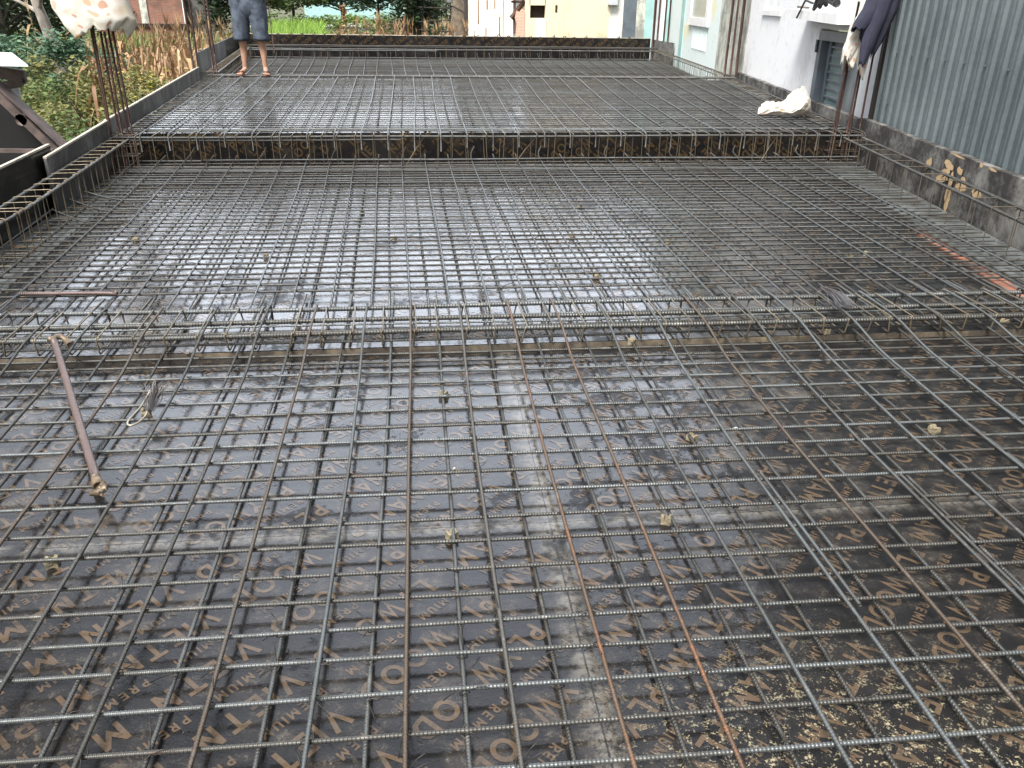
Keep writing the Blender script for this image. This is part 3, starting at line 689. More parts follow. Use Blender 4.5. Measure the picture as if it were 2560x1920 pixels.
# step beam
cg2 = cage("deep beam cage hanging in front of the stencilled step face", (-2.52, 7.44), (4.05, 7.46),
     [(0.15, 0.337, 0.0095, 0, 1), (0.08, 0.335, 0.008, 0.0, 0.75), (-0.155, 0.318, 0.0095, 0, 1), (-0.15, 0.292, 0.0075, 0, 0.36), (0.14, 0.075, 0.009, 0, 1), (0.0, 0.068, 0.009, 0, 1), (-0.14, 0.070, 0.0095, 0, 1), (-0.07, 0.112, 0.0075, 0.1, 1)],
     True, wd=0.168, z0=0.055, z1=0.335, sr=0.0032, spacing=0.14, lean=0.05, stir_mat=M['stir'])
for (xa, xb) in ((0.05, -0.12), (1.02, 0.82), (3.2, 3.05)):
    m = MB(); m.tube([(xa, 7.27, 0.325), ((xa + xb) / 2, 7.25, 0.22), (xb, 7.24, 0.085)], 0.0022, 5); m.build("loose_tie", M['stir'], cg2)
cg3 = cage("beam cage at the man's feet along the far edge of the raised deck", (-3.02, 12.98), (4.88, 12.98),
     [(0.10, 0.342, 0.010, 0, 1), (-0.02, 0.345, 0.010, 0, 1), (-0.12, 0.345, 0.010, 0, 1), (0.1, 0.10, 0.009, 0, 1)], True, wd=0.13, z0=0.12, z1=0.355, sr=0.0036, spacing=0.17, stir_mat=M['stir_g'], lean=0.1)
cg4 = cage("farthest beam cage, under the black back form panel", (-3.85, 20.08), (5.75, 20.1),
     [(-0.13, 0.335, 0.016, 0, 1), (-0.15, 0.31, 0.012, 0, 0.45), (0.10, 0.40, 0.012, 0, 1), (0.14, 0.37, 0.012, 0, 1), (-0.12, 0.16, 0.012, 0, 1)], True, wd=0.15, z0=0.14, z1=0.35, sr=0.004, spacing=0.22, stir_mat=M['stir'], lean=0.1)
def line_cage(label, pts, offs, z, z0, sp, r=0.0095, hooks=False, sm=None, lean=0.04):
    t = thing("beam_cage", label, "beam cage", group="beam cages tied along the formwork")
    P = [np.array(p, float) for p in pts]
    for (u, dz) in offs:
        Q = []
        for i, p in enumerate(P):
            d = _n((P[min(i + 1, len(P) - 1)] - P[max(i - 1, 0)])); s_ = np.array([-d[1], d[0]]); q = p + s_ * u; Q.append((q[0], q[1], z + dz))
        m = MB(); m.tube(bend(Q, 0.2, 3) if len(Q) > 2 else polyline(Q[0], Q[1], 12, 0.003, RNG), r, 8, u0=RNG.random()); m.build("main_bar", M['steel'], t)
    us = [o[0] for o in offs]; c_ = (max(us) + min(us)) / 2; wd = (max(us) - min(us)) / 2 + r
    for a, b in zip(P[:-1], P[1:]):
        d = _n(b - a); s_ = np.array([-d[1], d[0]]); L_ = np.linalg.norm(b - a); q = 0.06
        while q < L_:
            m = MB(); stirrup(m, a + d * q + s_ * c_, d, wd, z0, z + r + 0.002, 0.0034, RNG.uniform(-lean, lean), hook=0.07 if hooks else 0.04); m.build("stirrup", sm or M['stir'], t); q += sp * RNG.uniform(0.8, 1.2)
    return t
line_cage("ladder like beam cage along the left form boards, nearest the camera", [(-2.28, 2.6), (-2.26, 4.7), (-2.47, 7.32)], [(0.07, 0), (-0.07, -0.004)], 0.305, 0.06, 0.155)
line_cage("beam cage along the left edge of the raised deck", [(-2.50, 7.6), (-2.98, 12.9)], [(0.06, 0), (-0.06, 0)], 0.30, 0.12, 0.2)
line_cage("beam cage along the left edge of the far sunken bay", [(-3.0, 13.2), (-3.72, 20.0)], [(0.08, 0), (-0.08, 0)], 0.36, 0.12, 0.2)
line_cage("beam cage with hooked links along the stained wall on the right", [(rx(2.4) - 0.16, 2.4), (rx(7.35) - 0.14, 7.35)], [(0.075, 0), (-0.075, 0.012)], 0.285, 0.05, 0.26, r=0.0115, hooks=False, sm=M['stir_g'], lean=0.05)
line_cage("beam cage along the right edge of the raised deck by the white wall", [(rx(7.6) - 0.16, 7.6), (rx(12.9) - 0.16, 12.9)], [(0.08, 0), (-0.08, 0)], 0.315, 0.1, 0.2, sm=M['stir_g'], lean=0.1)
line_cage("beam cage along the right edge of the far sunken bay", [(rx(13.2) - 0.2, 13.2), (rx(20) - 0.25, 20.0)], [(0.09, 0), (-0.09, 0)], 0.36, 0.12, 0.2, sm=M['stir_g'], lean=0.1)

# ------------------------------------------------------------------ column starter bars
def starter(label, base, pts, h, r=0.009, tilt=(0, 0), links=(), zb=0.04):
    t = thing("column_bars", label, "column bars", (base[0], base[1], 0), group="rusty column bars rising from the slab")
    for (x, y, dh) in pts:
        m = MB(); a, b = RNG.uniform(-.012, .012), RNG.uniform(-.012, .012)
        hh = h + dh
        P = [(x, y, zb), (x + tilt[0] * hh * 0.5 + a, y + tilt[1] * hh * 0.5 + b, hh * 0.5), (x + tilt[0] * hh + a * 2, y + tilt[1] * hh, hh)]
        m.tube(bend(P, 0.5, 6), r, 8, u0=RNG.random()); m.build("upright_bar", M['rusty_col'], t)
    xs_ = [p[0] for p in pts]; ys_ = [p[1] for p in pts]
    for z in links:
        m = MB(); q = 0.014
        Q = [(min(xs_) - q, min(ys_) - q, z), (max(xs_) + q, min(ys_) - q, z), (max(xs_) + q, max(ys_) + q, z), (min(xs_) - q, max(ys_) + q, z), (min(xs_) - q, min(ys_) - q, z + 0.006)]
        m.tube(bend(Q, 0.015, 3), 0.0035, 5); m.build("stirrup", M['stir_g'], t)
    return t
starter("six rusty column bars under the spotted sheet at the left edge", (-2.47, 7.40), [(-0.118, 0.02, 0), (-0.085, -0.04, 0), (-0.045, 0.05, 0), (0.005, -0.05, 0), (0.035, 0.03, -0.02), (0.085, -0.02, 0)], 1.46, 0.0095, (0.0, 0), (0.16, 0.24, 0.33), 0.05)
starter("rusty column bars standing behind the man's right side at the left back", (-3.08, 13.12), [(-0.13, -0.06, 0), (-0.10, 0.09, 0), (0.14, -0.07, 0), (0.16, 0.08, 0)], 2.2, 0.015, (-0.01, 0), (0.30, 0.38), 0.15)
starter("five rusty column bars draped with the dark shirt on the right", (3.94, 7.44), [(-0.16, -0.03, -0.1), (-0.10, 0.03, 0), (-0.035, -0.04, 0), (0.035, 0.03, 0), (0.105, -0.02, 0)], 1.52, 0.0095, (0.01, 0), (0.16, 0.24, 0.33), 0.05)
starter("tight row of dark column bars before the weathered wall strip", (4.88, 13.18), [(-0.12, -0.05, 0), (-0.075, 0.05, 0), (-0.025, -0.06, 0), (0.02, 0.05, 0), (0.065, -0.05, 0), (0.11, 0.04, 0)], 2.3, 0.014, (0, 0), (0.30, 0.36), 0.15)
starter("farthest column bars, at the right end of the back form panel", (5.70, 20.35), [(-0.17, -0.08, 0), (-0.12, 0.08, 0), (-0.07, -0.08, 0), (0.13, 0.08, 0), (0.19, -0.08, 0)], 2.4, 0.022, (0, 0), (0.34,), 0.15)

# ------------------------------------------------------------------ side forms
FG = "upright form boards round the slab"
def board(label, A, B, zb, zt0, zt1, mat, th=0.018, edge=True, zb1=None, text=None, name="form_board"):
    t = thing(name, label, "form board", (0, 0, 0), group=FG)
    m = MB(); m.slab(A, B, zb, zt0, zb if zb1 is None else zb1, zt1, th); m.build("panel", mat, t)
    if edge:
        m = MB(); A_ = np.array(A, float); B_ = np.array(B, float); d = _n(B_ - A_); nn = np.array([-d[1], d[0]])
        m.slab(A_ - nn * 0.002, B_ - nn * 0.002, zt0, zt0 + 0.012, zt1, zt1 + 0.012, th + 0.004); m.build("top_edge", M['ply_edge'], t)
    return t
# left side (inner face towards +x): A->B with the thickness on the left-hand side, i.e. outside
board("nearest dark form board on the left, with a pale top edge", (-2.46, 3.2), (-2.50, 6.02), -0.3, 0.40, 0.455, M['ply_v'])
board("long grey form board beside the left column bars", (-2.45, 5.80), (-2.575, 7.4), -0.2, 0.405, 0.43, M['ply_grey'], edge=True)
board("grey form board along the left edge of the raised deck", (-2.59, 7.41), (-3.13, 13.02), -0.2, 0.43, 0.44, M['ply_grey'], edge=True)
board("taller dark form board left of the man, at the far sunken bay", (-3.16, 13.15), (-3.62, 17.3), -0.2, 0.63, 0.62, M['ply_grey'], edge=False)
board("farthest left form board, running to the back corner", (-3.64, 17.3), (-3.95, 20.5), -0.2, 0.61, 0.60, M['ply_v'], edge=False)
# back
bp = board("long black back form panel with slanting brown print", (5.52, 20.46), (-3.93, 20.5), -0.2, 0.592, 0.610, M['ply_v'], th=-0.018, edge=True)
rows_ = print_rows(-3.9, 5.5, 0.30, 0.61, R_(35), 0.15, 0.085, np.array([0, 0.5]), lambda x, z, e: (x, 20.46 - 0.004 - 4 * e + 0.04 * (5.52 - x) / 9.45, z), small=False, rng=random.Random(3), mg=0.35)
rows_.build("lettering", M['ply_vl'], bp)
board("pale short end board beside the back column bars", (rx(20.4) - 0.05, 19.4), (5.56, 20.44), -0.2, 0.55, 0.58, M['ply_grey'], edge=False)
# the step face
sf = thing("step_board", "black stencilled board facing the camera under the raised deck", "form board", group=FG)
m = MB(); m.slab((4.22, Y2), (lx(Y2) - 0.02, Y2), Z2, Z3 - 0.02, Z2, Z3 - 0.02, -0.018); m.build("panel", M['ply_v'], sf)
for (x0, x1, an) in ((-2.5, 0.62, 47), (0.62, 4.2, 227)):
    o_ = print_rows(x0, x1, Z2 + 0.0, Z3 - 0.0, R_(an), 0.15, 0.085, np.array([0.2, 0.12]), lambda x, z, e: (x, Y2 - 0.0012 - e, z), rng=random.Random(9), mg=0.4)
    o_.build("lettering", M['ply_vl'], sf)
# batten along the edge of the second bay
m = MB(); m.slab((3.50, Y1 - 0.003), (-2.42, Y1 - 0.003), 0.001, Z2 - 0.002, 0.001, Z2 - 0.006, -0.02)
b_ = m.build("timber_batten", M['timber']); tag(b_, "long pale timber batten closing the board edge under the shallow beam cage", "batten")

# ------------------------------------------------------------------ right-hand edge
m = MB(); ny = 50; nz = 8; V = []; Fq = []
for i in range(ny + 1):
    y = 0.5 + i * (13.1 - 0.5) / ny
    top = 0.43 + 0.012 * mnoise.noise((y * 3, 0, 0)) + (0.0 if y < 7.6 else -0.02)
    for j in range(nz + 1):
        zz = -0.3 + (top + 0.3) * j / nz; V.append((rx(y) + 0.01 + 0.006 * mnoise.noise((y * 4, zz * 6, 3)), y, zz))
    V.append((px_(y) - 0.04, y, top + 0.004)); V.append((px_(y) - 0.04, y, -0.3))
c_ = nz + 3
for i in range(ny):
    for j in range(c_ - 1): Fq.append([i * c_ + j, i * c_ + j + 1, (i + 1) * c_ + j + 1, (i + 1) * c_ + j])
m.add(V, Fq, None, False); wl = m.build("low_wall", M['lowwall']); tag(wl, "low stained rendered wall under the corrugated sheets, with peeled tan patches", "wall")
def blob(cy, cz, ry, rz_, seed, n=18):
    rr = random.Random(seed); P = []
    for k in range(n):
        a = k / n * 2 * PI; q = 1 + 0.35 * math.sin(a * 2 + seed) * rr.uniform(0.5, 1) + rr.uniform(-.12, .12)
        P.append((cy + ry * q * math.cos(a), cz + rz_ * q * math.sin(a)))
    return P
pm = MB()
for s_, (cy, cz, ry, rz_) in enumerate(((5.70, 0.345, 0.07, 0.03), (5.52, 0.335, 0.035, 0.03), (5.72, 0.29, 0.05, 0.03), (5.76, 0.235, 0.075, 0.035), (5.62, 0.20, 0.035, 0.10), (5.60, 0.12, 0.04, 0.08), (5.43, 0.26, 0.055, 0.04), (5.48, 0.225, 0.05, 0.035), (5.22, 0.24, 0.055, 0.035), (6.02, 0.30, 0.04, 0.045), (4.55, 0.31, 0.03, 0.02), (5.25, 0.425, 0.03, 0.012), (5.1, 0.423, 0.06, 0.008), (5.6, 0.426, 0.09, 0.008))):
    P = blob(cy, cz, ry, rz_, s_); pm.add([(rx(y) + 0.0005 - 0.004, y, z) for y, z in P], [list(range(len(P)))], None, False)
pm.build("peeled_patch", M['peel'], wl)
# concrete margin and a course of brick along the right edge of the second bay
m = MB(); m.prism([(rx(3.4) - 0.42, 3.4), (rx(3.4) - 0.01, 3.4), (rx(7.2) - 0.01, 7.2), (rx(7.2) - 0.36, 7.2)], Z2, Z2 + 0.006); tag(m.build("concrete_margin", M['concrete']), "damp grey concrete strip under the bars at the foot of the stained wall", "concrete strip")
m = MB(); m.prism([(rx(3.7) - 0.50, 3.7), (rx(3.7) - 0.41, 3.7), (rx(5.0) - 0.42, 5.0), (rx(5.0) - 0.49, 5.0)], Z2, Z2 + 0.010); tag(m.build("brick_course", M['brick_o']), "narrow course of wet orange brick beside the grey concrete strip", "bricks")
m = MB(); m.prism([(lx(3.5) + 0.01, 3.5), (lx(3.5) + 0.34, 3.5), (lx(7.2) + 0.30, 7.2), (lx(7.2) + 0.01, 7.2)], Z2, Z2 + 0.006); tag(m.build("concrete_margin", M['concrete']), "damp grey concrete strip at the foot of the left form boards", "concrete strip")

# corrugated wall
cw = thing("corrugated_wall", "tall grey corrugated metal wall on the right, with screw heads in rows", "wall", (0, 0, 0))
m = MB(); y = -6.0; prof = []
per = 0.157
while y < 7.42:
    for (dy, dx) in ((0, 0), (0.046, 0), (0.052, -0.005), (0.070, -0.005), (0.076, 0.0), (0.118, 0), (0.127, -0.026), (0.139, -0.026), (0.148, 0)):
        prof.append((y + dy, dx))
    y += per
z0_, z1_ = 0.05, 6.2
V = []; Fq = []
for i, (y, dx) in enumerate(prof):
    V += [(px_(y) + dx, y, z0_), (px_(y) + dx, y, z1_)]
    if i: Fq.append([2 * i - 2, 2 * i, 2 * i + 1, 2 * i - 1])
m.add(V, Fq, None, False); m.build("sheet", M['corr'], cw)
sc = MB()
for zr in (1.02, 1.42 + 0.35, 0.62 + 1.9, 0.60):
    y = -5.95
    while y < 7.4:
        if zr > 0.7 or int(y * 10) % 9 == 0:
            sc.box((px_(y) - 0.006, y + 0.03, zr), (0.014, 0.018, 0.018), 0, 0.003)
        y += per * 2
tag(sc.build("screws", M['corr'], cw), kind="stuff")
m = MB(); m.slab((px_(7.57) - 0.02, 7.57), (px_(7.63) - 0.02, 7.63), 0.05, 6.2, 0.05, 6.2, -0.05); m.build("edge_trim", M['darkhole'], cw)

# white rendered house beyond it
wh = thing("rendered_house", "whitewashed house with a blue grey door, right of the raised deck", "house")
def wall_seg(y0, y1, z0, z1, mat, parent, name="wall", off=0.0, th=0.2):
    m = MB(); m.slab((px_(y0) + off, y0), (px_(y1) + off, y1), z0, z1, z0, z1, -th); return m.build(name, mat, parent)
DY0, DY1, DZ0, DZ1 = 8.13, 9.54, 0.2, 1.13
wall_seg(DY1 + 0.0, 13.12, -0.8, 5.2, M['white_wall'], wh)
wall_seg(7.65, DY0, -0.8, 5.2, M['grey_render'], wh)
wall_seg(DY0, DY1, DZ1 + 0.02, 5.2, M['white_wall'], wh, th=0.2)
dr = wall_seg(DY0 + 0.02, DY1 - 0.02, DZ0 - 0.9, DZ1 - 0.015, M['door_in'], wh, "door", 0.09, 0.04)
fm = MB()
def pbox(m, y0, y1, z0, z1, off, th):
    m.slab((px_(y0) + off, y0), (px_(y1) + off, y1), z0, z1, z0, z1, -th)
for (a, b) in ((DY0, DY0 + 0.09), (DY1 - 0.12, DY1)): pbox(fm, a, b, -0.7, DZ1, -0.012, 0.09)
pbox(fm, DY0 + 0.09, DY1 - 0.12, DZ1 - 0.10, DZ1, -0.012, 0.09); fm.build("door_frame", M['door'], dr)
lv = MB()
for k in range(9): pbox(lv, 8.78, DY1 - 0.28, 0.28 + k * 0.085, 0.30 + k * 0.085, 0.06, 0.03)
lv.build("louvre", M['door'], dr)
st = MB(); pbox(st, 8.68, 8.78, -0.7, DZ1 - 0.1, 0.05, 0.05); pbox(st, DY1 - 0.28, DY1 - 0.2, -0.7, DZ1 - 0.1, 0.055, 0.04); st.build("stile", M['door'], dr)
pn = MB(); pbox(pn, 8.80, DY1 - 0.3, 0.0, DZ1 - 0.2, 0.075, 0.012); pn.build("pane", M['glass'], dr)
hg = MB(); pbox(hg, DY1 - 0.03, DY1 + 0.03, 0.90, 1.03, -0.03, 0.03); hg.build("hinge", M['black'], dr)
cn = MB(); cn.slab((px_(8.3) - 0.26, 8.3), (px_(10.1) - 0.26, 10.1), 1.215, 1.31, 1.245, 1.34, -0.26); cn.build("canopy", M['whitep'], wh)
wn = MB(); pbox(wn, 11.35, 12.3, 1.31, 1.9, 0.02, 0.05); wn = wn.build("window", M['door_in'], wh)
sl = MB(); pbox(sl, 11.33, 12.32, 1.24, 1.305, -0.03, 0.05); sl.build("sill", M['whitep'], wn)
bk = MB()
for k in range(5): bk.tube([(px_(9.3) - 0.2 + 0.02 * k, 9.3 - 0.1 * k, 1.34 + 0.02 * k), (px_(9.0) - 0.22, 9.0, 1.50), (px_(8.7) - 0.2, 8.6 + 0.05 * k, 1.40 + 0.03 * k)], [0.02, 0.06, 0.04], 8)
bk.tube([(px_(9.3) - 0.22, 9.3, 1.40), (px_(9.5) - 0.27, 9.45, 1.43), (px_(9.6) - 0.29, 9.6, 1.25)], 0.012, 6)
tag(bk.build("black_bag", M['black']), "crumpled black bag with a dangling strap on the white canopy", "bag")
pk = MB(); pk.tube([(px_(9.5) - 0.2, 9.5, 1.352), (px_(9.7) - 0.22, 9.8, 1.362)], 0.012, 6); tag(pk.build("stick", M['timber']), "short brown stick lying on the white canopy", "stick")

# mint house beyond the white one
mh = thing("mint_house", "pale mint house with a white framed window beyond the column bars", "house")
wall_seg(13.12, 15.1, -0.8, 5.0, M['old_strip'], mh, "wall_strip", -0.01)
wall_seg(15.1, 20.3, -0.8, 5.0, M['mint'], mh)
wall_seg(18.55, 18.95, -0.8, 5.0, M['teal'], mh, "corner_strip", -0.012, 0.02)
wy0, wy1 = 16.0, 17.95
wf = MB()
z_s = 1.00
for (a, b, c, d) in ((wy0, wy1, z_s - 0.03, z_s + 0.12), (wy0, wy0 + 0.22, z_s + 0.12, 2.4), (wy1 - 0.22, wy1, z_s + 0.12, 2.4)): pbox(wf, a, b, c, d, -0.05, 0.05)
wfo = wf.build("window", M['whitep'], mh)
wp = MB(); pbox(wp, wy0 + 0.22, wy1 - 0.22, z_s + 0.12, 2.4, -0.01, 0.01); wp.build("pane", M['glass'], wfo)
rb = MB()
for k in range(12): pbox(rb, wy0 + 0.1 + k * 0.12, wy0 + 0.16 + k * 0.12, 0.55, z_s - 0.03, -0.015, 0.014)
rb.build("ribbed_panel", M['mint'], mh)
# narrow grey and teal sheds at the back right
ns = thing("sheet_shed", "narrow grey and teal sheet shed between the cream wall and the back column bars", "shed")
for (xa, xb, mat, nm) in ((1558, 1592, M['door'], "dark_gap"), (1590, 1612, M['old_strip'], "post_panel"), (1606, 1640, M['teal'], "teal_panel"), (1632, 1662, M['grey_render'], "grey_panel"), (1652, 1700, M['whitep'], "white_panel"), (1665, 1690, M['teal'], "inner_panel")):
    Yp = 23.0 if nm != "inner_panel" else 22.7; A = at_y(xa, 50, Yp); B = at_y(xb, 50, Yp); m = MB(); m.slab((B[0], Yp + 0.002 * (xa % 7)), (A[0], Yp + 0.002 * (xa % 7)), -0.8, 4.2, -0.8, 4.2, -0.05); m.build(nm, mat, ns)

# cream wall and ruined white wall behind the back panel
cr = thing("cream_wall", "cream rendered wall with a broken dark opening, behind the back panel", "wall")
Yc = 24.0
def face(xa, xb, ya, yb, Yd, mat, parent, name, th=0.2, bottom=None, top=None):
    A = at_y(xa, yb, Yd); B = at_y(xb, yb, Yd); C = at_y(xa, ya, Yd)
    m = MB(); m.slab((B[0], Yd), (A[0], Yd), A[2] if bottom is None else bottom, C[2] if top is None else top, A[2] if bottom is None else bottom, C[2] if top is None else top, -th); return m.build(name, mat, parent)
hx0, hx1, hy0, hy1 = 1324, 1362, 13, 45
face(1312, hx0, 0, 97, Yc, M['cream'], cr, "wall", 0.2, -0.8, 4.3)
face(hx1, 1520, 0, 97, Yc, M['cream'], cr, "wall", 0.2, -0.8, 4.3)
face(hx0, hx1, hy1, 97, Yc, M['cream'], cr, "wall", 0.2, -0.8)
face(hx0, hx1, 0, hy0, Yc, M['cream'], cr, "wall", 0.2, None, 4.3)
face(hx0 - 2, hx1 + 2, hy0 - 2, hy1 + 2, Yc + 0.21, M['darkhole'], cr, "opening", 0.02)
face(1340, 1364, 47, 97, Yc - 0.03, M['whitep'], cr, "pale_patch", 0.028, -0.8)
face(1520, 1562, 0, 97, Yc - 0.01, M['white_rough'], cr, "white_panel", 0.2, -0.8, 4.3)
m = MB(); A = at_y(1525, 8, Yc - 0.12); m.box((A[0] + 0.08, Yc - 0.1, A[2] + 0.25), (0.26, 0.16, 0.6), 0, 0.01); m.build("meter_box", M['grey_render'], cr)
rs = MB(); A = at_y(1391, 22, Yc - 0.01); rs.box((A[0], Yc - 0.004, A[2]), (0.06, 0.006, 0.18)); rs.build("rust_mark", M['rusty_col'], cr)
pw = thing("brick_pier", "broken pale brick pier at the left end of the cream wall", "pier")
pts = [(1290, 97), (1312, 97), (1312, 28), (1306, 22), (1300, 30), (1292, 27), (1288, 45), (1292, 62)]
m = MB(); P = [at_y(x, y, Yc - 0.02) for x, y in pts]; n_ = len(P)
m.add([(p[0], Yc - 0.02, p[2]) for p in P] + [(p[0], Yc + 0.18, p[2]) for p in P], [list(range(n_)), list(range(n_, 2 * n_))[::-1]] + [[i, n_ + i, n_ + (i + 1) % n_, (i + 1) % n_] for i in range(n_)], None, False); m.build("masonry", M['brick_p'], pw)
ww = thing("ruined_wall", "bright peeling white wall with dark streaks, left of the brick pier", "wall")
Yw = 24.6
face(1172, 1282, 0, 97, Yw, M['white_rough'], ww, "wall", 0.2, -0.8, 3.2)
for (x, wd_, ya, yb) in ((1196, 3, 0, 60), (1249, 4, 42, 92), (1237, 3, 0, 22), (1258, 3, 0, 90), (1218, 4, 0, 24), (1215, 3, 70, 95)):
    A = at_y(x - wd_ / 2, yb, Yw - 0.02); B = at_y(x + wd_ / 2, ya, Yw - 0.02); m = MB(); m.slab((B[0], Yw - 0.004), (A[0], Yw - 0.004), A[2], B[2], A[2], B[2], -0.003); m.build("streak", M['straw_d'], ww)
po = MB(); A = at_y(1286, 85, Yw - 0.4); B = at_y(1285, 0, Yw - 0.4); po.tube([A, B + np.array([0, 0, 0.8])], 0.035, 6)
A = at_y(1278, 46, Yw - 0.45); B = at_y(1312, 2, Yw - 0.45); po.tube([A, B], 0.07, 5); po.tube([at_y(1278, 4, Yw - .42), at_y(1318, 4, Yw - .42)], 0.03, 5)
tag(po.build("leaning_post", M['rusty_col']), "dark red brown post with a slanting strut before the brick pier", "post")

# ------------------------------------------------------------------ small things on the boards
def spacer(label, x, y, z):
    t = MB(); rr = random.Random(int(x * 100 + y * 10)); bm = bmesh.new(); bmesh.ops.create_cube(bm, size=1)
    bmesh.ops.subdivide_edges(bm, edges=bm.edges[:], cuts=3, use_grid_fill=True)
    s_ = (0.030 * rr.uniform(.8, 1.2), 0.024 * rr.uniform(.8, 1.2), 0.026)
    for v in bm.verts:
        v.co = Vector((v.co.x * s_[0], v.co.y * s_[1], v.co.z * s_[2])); k = mnoise.noise(v.co * 60 + Vector((x * 9, y * 7, 0))); v.co += v.co.normalized() * 0.006 * k
        if abs(v.co.x) < 0.006 and v.co.z > 0.008: v.co.z -= 0.012      # the groove that holds the bar
    bm.transform(Matrix.Translation((0, 0, 0.012)) @ Matrix.Rotation(rr.uniform(0, 3), 4, 'Z')); t.bm(bm, False)
    o = t.build("spacer_block", M['spacer'], None, (x, y, z)); tag(o, label, "spacer block", "mortar spacer blocks under the bars")
    return o
SP = [(130, 1407, "mortar spacer block at the left edge of the foreground, beside the pale seam"), (1130, 1338, "mortar spacer block on the pale seam, near the long seam crossing"), (1665, 1300, "mortar spacer block at the pale seam right of the crossing"),
      (1730, 1095, "pale spacer block lit on dark boards, right of centre"), (2335, 1075, "yellowish spacer block at the far right of the foreground mat"), (1110, 985, "spacer block in the thin water left of the rusty bars"),
      (1580, 853, "pale spacer block just before the shallow beam cage"), (2065, 828, "spacer block on the batten below the wire brush bundle"), (2510, 805, "round edged spacer block on the batten at the right edge"), (365, 1030, "spacer block half hidden behind the wire hook"), (245, 1222, "spacer block under the slotted end of the bending iron")]
for x, y, lb in SP:
    p = at_z(x, y, 0.012); z_ = Z1 + 0.001
    if p[1] > Y1: z_ = Z2 + 0.001; p = at_z(x, y, Z2 + 0.012)
    spacer(lb, p[0], p[1], z_)
for x, y, lb in ((905, 530, "spacer block in the second bay near its far end"), (1490, 690, "spacer block right of the bright puddle, near the beam"), (1430, 590, "spacer block at the right rim of the bright puddle"), (665, 640, "spacer block in the left half of the second bay"), (985, 595, "spacer block left of the bright puddle"), (1670, 605, "whitish spacer block right of centre in the second bay"), (340, 600, "spacer block near the left form boards"), (2125, 640, "white tipped spacer block right in the second bay"), (2165, 634, "white tipped spacer block beside another one, right in the second bay"), (1600, 460, "spacer block in the shade below the step"), (1450, 515, "spacer block midway between puddle and step")):
    p = at_z(x, y, Z2 + 0.012); spacer(lb, p[0], p[1], Z2 + 0.001)
for i, (x, y, rz, lb) in enumerate(((775, 911, 0.5, "white cigarette end left of centre behind the fore mat"), (1835, 1072, 0.3, "white cigarette end by the pale spacer block"), (1135, 1172, 0.9, "tiny white scrap near the pale seam"), (2205, 830, 1.2, "white scrap near the wire brush bundle"))):
    p = at_z(x, y, 0.004); m = MB(); l_ = 0.012 if i < 2 else 0.004; m.tube([(-l_, 0, 0), (0, 0, 0.0005), (l_, 0, 0)], 0.0035 if i < 2 else 0.0025, 8); tag(m.build("cigarette_end", M['butt'], None, (p[0], p[1], 0.005), (0, 0, rz)), lb, "cigarette end")

# bending iron
bi = thing("bending_iron", "brown steel bending iron with a claw head lying across the left bars", "bar bender")
A = at_z(135, 850, 0.145); B = at_z(243, 1205, 0.062); m = MB(); P = polyline(A, B, 16, 0.0, RNG); P[:, 2] += 0.006 * np.sin(np.linspace(0, PI, 16)); m.tube(P, np.linspace(0.0125, 0.0135, 16), 10); m.build("shaft", M['tool'], bi)
d = _n(B - A); m = MB(); s_ = np.array([-d[1], d[0], 0])
m.tube(bend([A + d * 0.02, A - d * 0.015 + np.array([0, 0, .004]), A - d * 0.02 - s_ * -0.035, A + d * 0.02 + s_ * 0.05 + np.array([0, 0, -.02])], 0.02, 4), 0.012, 8)
m.tube(bend([A - d * 0.01, A - d * 0.02 - s_ * 0.02], 0.01, 2), [0.013, 0.010, ] if False else 0.011, 8); m.build("claw", M['tool_h'], bi)
m = MB()
m.tube([B - d * 0.03, B, B + d * 0.015, B + d * 0.022], [0.0135, 0.017, 0.018, 0.014], 10)
m.tube([B + d * 0.01 + s_ * 0.012, B + d * 0.04 + s_ * 0.014, B + d * 0.065 - s_ * 0.002], [0.010, 0.011, 0.008], 8)
m.tube([B + d * 0.045 + s_ * 0.014, B + d * 0.058 - s_ * 0.010, B + d * 0.05 - s_ * 0.026], [0.010, 0.011, 0.008], 8); m.build("slotted_head", M['tool_h'], bi)
# straight offcut with a hooked end in the second bay
A = at_z(50, 735, 0.085); B = at_z(285, 732, 0.085); m = MB(); m.tube(bend([A, A + (B - A) * 0.55, B - np.array([0.05, 0, 0]), B + np.array([0.02, -0.015, 0.0])], 0.1, 5), 0.010, 8); tag(m.build("rebar_offcut", M['tool']), "stout brown rebar offcut lying on the mat by the left edge", "rebar offcut")
# tying hook
t = thing("wire_hook", "bright bent wire hook with a tuft of tie wire on the left bars", "tying hook")
z_ = 0.05; C_ = [at_z(x, y, z_ + dz) for x, y, dz in ((377, 975, .01), (350, 1020, .005), (322, 1050, 0), (317, 1060, 0), (325, 1065, 0), (345, 1058, 0), (366, 1038, .005), (370, 1020, .01), (366, 1005, .012))]
m = MB(); m.tube(bend(C_, 0.02, 4), 0.0036, 7); m.build("loop", M['tie_l'], t)
def tuft(m, A, B, n, spread, r, rng, lift=0.0):
    A = np.array(A, float); B = np.array(B, float); d = _n(B - A); s_ = np.cross(d, [0, 0, 1.0]); u = np.cross(s_, d)
    for k in range(n):
        a = rng.gauss(0, 0.35) * spread; c = abs(rng.gauss(0, 0.3)) * spread; e = rng.gauss(0, 0.5) * spread; l_ = rng.uniform(0.8, 1.1)
        m.tube([A + s_ * a * 0.35 + u * c * 0.4, A + (B - A) * 0.5 * l_ + s_ * (a * 0.8) + u * (c + lift), A + (B - A) * l_ + s_ * (a + e * 0.5) + u * (c * 0.9 + rng.uniform(-0.2, 0.5) * spread * 0.4)], r, 3)
